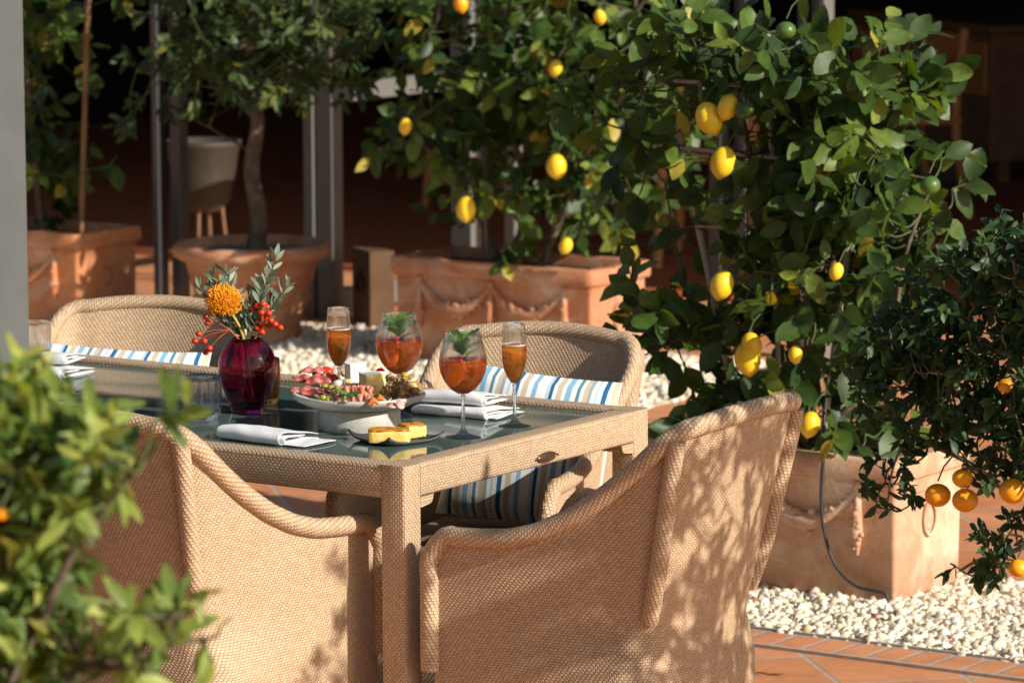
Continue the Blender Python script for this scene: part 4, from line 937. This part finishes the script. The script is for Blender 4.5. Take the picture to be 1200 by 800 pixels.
for (x, y, r, h, lab) in ((397, 461, .0135, .018, 'torn white mozzarella ball near the tomatoes'), (388, 463, .009, .016, 'small white mozzarella piece beside the green olives')):
    mb = blob(MB(), food(x, y, 0)+V(0, 0, h), r, (1.1, .9, .8), rf, .05); single('mozzarella', mb, M['mozz'], lab, 'cheese')
for (x, y, h, lab) in ((408, 458, .018, 'yellow cheese cube left of the white cheese'), (416, 461, .014, 'yellow cheese cube just before the white cheese')):
    c = food(x, y, 0)+V(0, 0, h); mb = MB(); mb.box(c, (.018, .018, .016), .4*h*50); o = single('cheese_cube', mb, M['cheese'], lab, 'cheese'); bm_ = o.modifiers.new('b', 'BEVEL'); bm_.width = .002
for k in range(12):   # prosciutto ruffles
    x, y = 400+(k % 6)*6.0+(k//6)*3, 475-(k//6)*5; c = food(x, y, 0); mb = MB(); G = []; r0_ = .0095
    for i in range(8):
        row = []
        for j in range(17):
            a = j/16*2*PI*.93+k; rr = (r0_+.0040*math.sin(3*a+k*2))*(.45+.75*i/7); row.append(c+RT*math.cos(a)*rr+TW*math.sin(a)*rr*.8+V(0, 0, .002+(k//6)*.008+.019*i/7+.004*math.sin(4*a+k)*i/7))
        G.append(row)
    mb.grid(G); o = single('prosciutto_slice', mb, M['prosciutto'], 'ruffled pink prosciutto slice at the front of the platter', 'ham', 'prosciutto ruffles on the platter'); o.modifiers.new('t', 'SOLIDIFY').thickness = .0012
# cheese: a thick yellow wedge with a white rind and a brie-like white block
def wedge(lab, x, y, r, ang, h, rz, mat):
    c = food(x, y, 0); t = thing('cheese_wedge', lab, 'cheese', tuple(c), rz); n = 9
    arc = [(0, 0)]+[(r*math.cos(-ang/2+ang*k/n), r*math.sin(-ang/2+ang*k/n)) for k in range(n+1)]
    def prism(z0, z1, sc): 
        mb = MB(); m_ = len(arc); vs = [(p[0]*sc, p[1]*sc, z0) for p in arc]+[(p[0]*sc, p[1]*sc, z1) for p in arc]
        mb.add(vs, [tuple(range(m_))[::-1], tuple(range(m_, 2*m_))]+[(i, (i+1) % m_, m_+(i+1) % m_, m_+i) for i in range(m_)]); return mb
    prism(.0, h, 1).build('paste', M[mat], t, smooth=False, bevel=.002); prism(h+.0003, h+.0042, 1.02).build('rind', M['rind'], t, smooth=False, bevel=.0012)
wedge('thick wedge of yellow cheese with white rind at the centre of the platter', 452, 462, .055, 1.0, .044, -2.25, 'cheese')
wedge('white rinded cheese wedge behind the yellow one on the platter', 430, 456, .046, 1.2, .053, -2.35, 'mozz')
# candied nuts
for k in range(60):
    x, y = 452+rf.uniform(0, 44), 452+rf.uniform(0, 20)
    if ((x-421)/73)**2+((y-463)/12)**2 > 1.0: y = 463+(y-463)*.45; x = min(x, 487)
    hp_ = max(0, 1-((x-468)/26)**2)
    mb = blob(MB(), food(x, y, 0)+V(0, 0, .005+.026*rf.uniform()*hp_), .0084, (1.35, .7, .5), rf, .24); Rm = rand_rot(1)[0]; cc = np.array(mb.v).mean(0); mb.v = [tuple(Rm@(np.array(v)-cc)+cc) for v in mb.v]
    single('walnut_half', mb, M['walnut'], 'brown candied walnut piece heaped at the right of the platter', 'nut', 'candied nuts on the platter')
for k, (x, y, lab) in enumerate([(455, 471, 'leftmost small pink salami slice at the front of the platter'), (464, 470, 'small pink salami slice leaning on the candied nuts'), (459, 475, 'small pink salami slice closest to the platter rim'), (469, 474, 'rightmost small pink salami slice below the candied nuts')]):
    mb = MB(); mb.lathe([(0, 0), (.010, 0), (.0102, .0006), (.010, .0012), (0, .0012)], n=20, rfun=lambda u, z: 1+.12*math.sin(u*12.6+k)); Rm = np.array(Matrix.Rotation(.45, 3, 'X')@Matrix.Rotation(.5*k-.8, 3, 'Y')); c = food(x, y, .006+.002*k); mb.v = [tuple(Rm@np.array(v)+c) for v in mb.v]
    single('salami_slice', mb, M['salami'], lab, 'salami', 'salami slices on the platter')
for k, (x, y, lab) in enumerate([(429, 469, 'upright orange pepper strip at the front of the platter'), (438, 474, 'flat orange pepper strip near the platter rim'), (446, 471, 'orange pepper strip beside the pink salami')]):
    c = food(x, y, .008); mb = MB(); mb.tube([c-RT*.010+V(0, 0, .020*(k == 0)), c+V(0, 0, .010), c+RT*.010+V(0, 0, .002)], [.004, .007, .003], 8); single('pepper_strip', mb, M['salmon'], lab, 'pepper', 'pepper strips on the platter')
def leafset(label, pts, ll, seed, cat='herb'):
    rg = np.random.default_rng(seed); t = thing('salad_leaves', label, cat, tuple(pts[0])); n = len(pts)*7; B, A, Nn = [], [], []
    for k in range(n): p = pts[k % len(pts)]; a = rg.uniform(0, 6.28); B.append(p+rg.normal(0, .004, 3)); A.append(unit(V(math.cos(a), math.sin(a), rg.uniform(.1, .9)))); Nn.append(unit(V(*rg.normal(0, .4, 2), 1)))
    L = ll*rg.uniform(.7, 1.2, n); leaves('leaf_blades', np.array(B), np.array(A), np.array(Nn), L, L*.42, rg.uniform(0, 1, n), M['leaf_mint'], t, np.array(t.location))
for k, (x, y, h, r, mt_, lab) in enumerate([(446, 452, .030, .0095, 'tomato', 'red cherry tomato behind the yellow cheese wedge'), (404, 452, .026, .009, 'cheese', 'yellow fruit ball between the tomatoes and the white cheese'), (412, 466, .012, .008, 'olive', 'green olive right before the cheese cubes'), (421, 470, .012, .008, 'tomato', 'small red tomato among the ham ruffles'), (449, 466, .012, .008, 'olive', 'green olive at the foot of the nut heap'), (474, 456, .030, .008, 'olive', 'green olive on top of the nut heap'), (484, 462, .018, .008, 'cheese', 'yellow fruit ball at the right of the nut heap'), (463, 451, .034, .008, 'cheese', 'yellow fruit ball behind the nut heap')]):
    mb = blob(MB(), food(x, y, 0)+V(0, 0, h), r, (1.15, 1, .9)); single({'tomato': 'cherry_tomato', 'olive': 'olive', 'cheese': 'fruit_ball'}[mt_], mb, M[mt_], lab, {'tomato': 'tomato', 'olive': 'olive', 'cheese': 'fruit'}[mt_]).modifiers.new('s', 'SUBSURF').render_levels = 1
leafset('green rocket leaves between the tomatoes and the cheese', [food(402, 464, .022), food(410, 464, .024), food(396, 460, .022), food(420, 464, .02)], .019, 1)
leafset('green rocket leaves in front of the cheese wedge', [food(447, 468, .010), food(438, 468, .014)], .017, 2)

# small slate plate with frittata
SC = atz(464, 516, GZ); sl = thing('slate_plate', 'small square black plate with upturned corners', 'plate', tuple(SC), math.atan2(RT[1], RT[0])+PI/4-.12)
mb = MB(); G = []; n = 17; hs_ = .068
for i in range(n):
    row = []
    for j in range(n):
        u, v = i/(n-1)*2-1, j/(n-1)*2-1; e_ = max(abs(u), abs(v)); z = .003+.005*max(0, (e_-.72)/.28)**1.5+.015*(abs(u)*abs(v))**4; row.append((u*hs_, v*hs_, z))
    G.append(row)
mb.grid(G); o = mb.build('dish', M['slate'], sl); o.modifiers.new('t', 'SOLIDIFY').thickness = .004
for k, (x, y, w, l, rz, lab) in enumerate([(456, 517, .084, .046, .06, 'browned frittata slice lying at the front of the black plate'), (483, 511, .050, .038, .45, 'browned frittata piece at the back right of the black plate')]):
    c = atz(x, y, GZ+.006); t = thing('frittata_slice', lab, 'food', tuple(c), math.atan2(RT[1], RT[0])+rz); rg = np.random.default_rng(k+9)
    def slab(z0, z1, gx, gy, nz_, over, rough, wave):
        G = []
        def ringpt(q, e_, z):   # q in 0..1 round a rounded rectangle
            a = 2*PI*q; c_, s_ = math.cos(a), math.sin(a); x = math.copysign(abs(c_)**.28, c_); y = math.copysign(abs(s_)**.28, s_)
            return (gx/2*x*e_*(1+wave*math.sin(5*a+z*200+k)), gy/2*y*e_*(1+wave*math.cos(4*a+k)), z)
        for z, e_ in [(z0, .0), (z0, .6), (z0, .95), (z0+.001, 1)]+[(z0+(z1-z0)*t_, 1.0+over*t_) for t_ in (.25, .5, .75)]+[(z1-.001, 1), (z1, .93), (z1+.0006, .7), (z1+.001, .4), (z1+.001, .0)]:
            G.append([tuple(np.array(ringpt(j/48, e_, z))+rg.normal(0, rough, 3)) for j in range(48)])
        m_ = MB(); m_.grid(G, closed_v=True, flip=True); return m_
    slab(0, .023, w, l, 5, .01, .0005, .012).build('slice_body', M['frittata'], t)
    slab(.0222, .0258, w*.97, l*.96, 3, .01, .0006, .035).build('browned_crust', M['frittata_top'], t)
# folded napkins
def napkin(label, P, L, W, h, rz, tail=0, seed=0, inner=True):
    """cloth folded towards the front; local x = along the fold, -y = rolled front edge"""
    t = thing('folded_napkin', label, 'napkin', tuple(P), rz, None); rg = np.random.default_rng(seed)
    def strip(prof, x0, x1, ph, nm):
        G = []
        for k in range(19):
            q = k/18; x = x0+(x1-x0)*q; e_ = abs(2*q-1)
            G.append([(x + .003*math.sin(p[0]*40+ph), p[0]+.0015*math.sin(6*q+ph), max(.0012, p[1]*(1+.07*math.sin(5*q+ph)-.10*(e_**4))+.0006*math.sin(17*q+p[0]*90+ph)*min(1, p[1]/.006))) for p in prof])
        mb = MB(); mb.grid(G); o = mb.build(nm, M['linen'], t); m_ = o.modifiers.new('t', 'SOLIDIFY'); m_.thickness = .0016; m_.offset = 0; o.modifiers.new('s', 'SUBSURF').render_levels = 1
    yf, yb = -W/2, W/2; r = h/2
    pr = [(yb, .0015)]+[(yb+(yf+r-yb)*q, .0015) for q in (.33, .66, 1)]+[(yf+r-r*math.sin(q), r-(r-.0015)*math.cos(q)) for q in np.linspace(.3, PI-.3, 7)]+[(yf+r+(yb-yf-r)*q*.97, h*(1-.62*q**1.4)) for q in np.linspace(.03, 1, 9)]
    strip(pr, -L/2, L/2, seed*1.3, 'cloth')
    if inner:
        h2 = h*.55; r2 = h2/2; pr = [(yb*.9+(yf+r+.004-yb*.9)*q, .003) for q in (0, .4, .8, 1)]+[(yf+r+.006-r2*math.sin(q), .002+r2-(r2-.001)*math.cos(q)) for q in np.linspace(.3, PI-.3, 5)]+[(yf+r+.012+(yb-yf-r)*.6*q, h2*(1-.3*q)+.002) for q in (0, .4, .8)]
        strip(pr, -L/2+.004, L/2+.002, seed*2.1, 'inner_fold')
    if tail:
        pr = [(yf+.012+(yb-yf-.03)*q, .0035+.0025*math.sin(PI*q)) for q in np.linspace(0, 1, 8)]; strip(pr, L/2-.05, L/2+tail, seed+.5, 'under_sheet')
    return t
napkin('white folded napkin lying in front of the purple vase', V(-.470, .190, GZ), .165, .135, .029, -.04, .055, 1)
napkin('lower white folded napkin behind the front balloon glass', V(-.330, .690, GZ), .185, .150, .020, .02, .02, 3)
napkin('upper white folded napkin stacked on another behind the front balloon glass', V(-.350, .700, GZ+.0225), .165, .120, .026, .10, 0, 4)
napkin('white folded napkin at the far left of the table by the column', V(-1.46, .66, GZ), .19, .15, .024, .1, 0, 5)
napkin('upper white napkin stacked at the far left of the table by the column', V(-1.48, .68, GZ+.026), .17, .13, .022, .25, 0, 7)
napkin('small white napkin corner at the left of the table, above the shrub', V(-1.24, .45, GZ), .10, .07, .010, .3, 0, 6, False)

# tumblers
def tumbler(label, P, h, r, mat, flutes=12, depth=.06):
    t = thing('tumbler_glass', label, 'glass', tuple(P)); fn = lambda u, z: 1-depth*abs(math.sin(u*flutes*PI))*(1 if z > .004 else 0)
    mb = MB(); mb.lathe([(0, 0), (r*.72, 0), (r*.80, .004), (r*.93, h*.25), (r, h*.55), (r*.97, h*.9), (r*.95, h)], n=flutes*8, rfun=fn)
    mb.lathe([(r*.95, h), (r*.92, h+.0005), (r*.93, h*.9), (r*.94, h*.55), (r*.86, h*.30), (r*.7, .016), (0, .014)], n=flutes*8, rfun=lambda u, z: 1 if z < h-.002 else fn(u, z))
    mb.build('glass_body', mat, t); return t
tumbler('clear fluted water tumbler left of the purple vase', atz(238, 492, GZ), .093, .0405, M['glass_smoke'])
tumbler('amber tinted tumbler half hidden behind the purple vase', atz(311, 474, GZ), .100, .033, M['glass_amber'], 8, .03)
tumbler('clear tumbler at the far left of the table by the column', V(-1.575, .775, GZ), .095, .033, M['glass'], 14, .02)

# vase and flowers
VP = atz(290, 483, GZ)
vs = thing('glass_vase', 'deep purple faceted glass vase holding the flowers', 'vase', tuple(VP))
vp = [(.0, 0), (.031, 0), (.035, .004), (.045, .030), (.057, .060), (.0635, .085), (.062, .110), (.054, .132), (.040, .150), (.031, .158)]
fz = lambda u, z: 1-.05*abs(math.sin(u*7*PI+z*9))*(1 if z > .003 else 0)
mb = MB(); mb.lathe(vp+[(.028, .159)]+[(max(r-.005, 0), z if z > .004 else .012) for r, z in vp[::-1][1:-1]]+[(0, .012)], n=84, rfun=fz); mb.build('glass_body', M['glass_purple'], vs)
flowers_o = V(VP[0], VP[1], GZ)
def stemtube(pts, r=.0022, n=6): return MB().tube(smooth_path(pts, 5), r, n)
# protea
pc_ = flowers_o-RT*.047+V(0, 0, .232); pr_ = thing('pincushion_flower', 'orange pincushion protea standing in the purple vase', 'flower', tuple(flowers_o))
mb = stemtube([RT*.012+V(0, 0, .02), V(0, 0, .12), -RT*.012+V(0, 0, .175), pc_-flowers_o-V(0, 0, .012)+RT*.01], .0032); mb.build('stem', M['stem'], pr_)
mb = MB(); rg = np.random.default_rng(6); core = pc_-flowers_o; blob(mb, core, .024, (1, 1, .9)); mb.build('core', M['protea_core'], pr_)
mb = MB()
for k in range(360):
    z_ = 1-2*(k+.5)/360; a = k*2.399963; rr = math.sqrt(1-z_*z_); dr = V(rr*math.cos(a), rr*math.sin(a), z_)
    if dr[2] < -.8: continue
    out = core+dr*np.array([.0345, .0345, .033])*rg.uniform(.90, 1.10); tip = out+unit(V(0, 0, 1)*.8+dr*.25+rg.normal(0, .35, 3))*.008
    mb.tube([core+dr*.018, core+dr*.029, out, tip], [.0009, .0010, .0010, .0012], 5)
mb.build('styles', M['protea'], pr_)
# berries
for nm, lab, cs, bs in (('berry_sprig', 'red berry sprig hanging out at the left of the vase', V(0, 0, 0), [(-.075, .190), (-.092, .168), (-.083, .150), (-.072, .137), (-.100, .152), (-.080, .127), (-.078, .204)]),
                    ('berry_sprig', 'red berry sprig leaning out at the right of the vase', V(0, 0, 0), [(.022, .225), (.033, .230), (.040, .222), (.030, .212), (.044, .210), (.036, .200), (.048, .196), (.030, .187), (.044, .183), (.056, .188), (.020, .178), (.030, .170), (.066, .180), (.012, .218)])):
    t = thing(nm, lab, 'berries', tuple(flowers_o)); tw = MB(); sg = -1 if bs[0][0] < 0 else 1; hub = RT*sg*.035+V(0, 0, .175)
    tw.tube(smooth_path([V(0, 0, .03)-RT*sg*.01, V(0, 0, .12), RT*sg*.012+V(0, 0, .150), hub], 4), .0016, 5)
    for k, (r_, z_) in enumerate(bs):
        c = RT*r_*1.08+TW*(.010*math.sin(k*2.3))+V(0, 0, z_); tw.tube([hub+(c-hub)*.0, (hub+c)/2+V(0, 0, .004), c], .0008, 5)
        mb = blob(MB(), c, .0078, (1, 1, .92)); o = mb.build('berry', M['berry'], t); o.modifiers.new('s', 'SUBSURF').render_levels = 1
    tw.build('twig', M['stem_red'], t)
# olive sprays
for i_, (lab, tips, sd) in enumerate([('tall grey-green olive spray leaning right above the purple vase', [(.045, .285), (.062, .318), (.030, .265), (.085, .262)], 5), ('grey-green olive spray leaning left behind the orange protea', [(-.050, .265), (-.070, .285), (-.098, .262), (-.040, .29)], 7), ('dark low olive leaves spreading from the neck of the purple vase', [(.035, .215), (-.03, .20), (.06, .225), (.01, .24), (-.06, .205)], 9)]):
    t = thing('olive_sprig', lab, 'foliage', tuple(flowers_o)); rg = np.random.default_rng(sd); tw = MB(); B, A, Nn = [], [], []
    for (r_, z_) in tips:
        pts = smooth_path([V(0, 0, .03), V(0, 0, .14)-TW*.005, RT*r_*.45-TW*.01+V(0, 0, .14+(z_-.14)*.5), RT*r_-TW*.012+V(0, 0, z_)], 5); tw.tube(pts, list(np.linspace(.0022, .001, len(pts))), 5)
        for p, q in zip(pts[8:], pts[9:]+[pts[-1]+(pts[-1]-pts[-2])]):
            dr = unit(q-p+1e-6)
            for s_ in (-1, 1): B.append(p); A.append(unit(dr*rg.uniform(.4, 1)+RT*s_*rg.uniform(.4, .9)+V(0, 0, rg.uniform(-.1, .5))+TW*rg.uniform(-.5, .5))); Nn.append(unit(TW*.5+V(0, 0, .7)+rg.normal(0, .5, 3)))
        B.append(pts[-1]); A.append(unit(V(0, 0, 1)+RT*r_*3)); Nn.append(TW)
    n = len(B); L = rg.uniform(.022, .040, n); leaves('olive_leaves', np.array(B), np.array(A), np.array(Nn), L, L*.30, rg.uniform(0, 1, n) if i_ < 2 else rg.uniform(0, .3, n), M['leaf_olive'], t, V(0, 0, 0)); tw.build('twig', M['twig'], t)
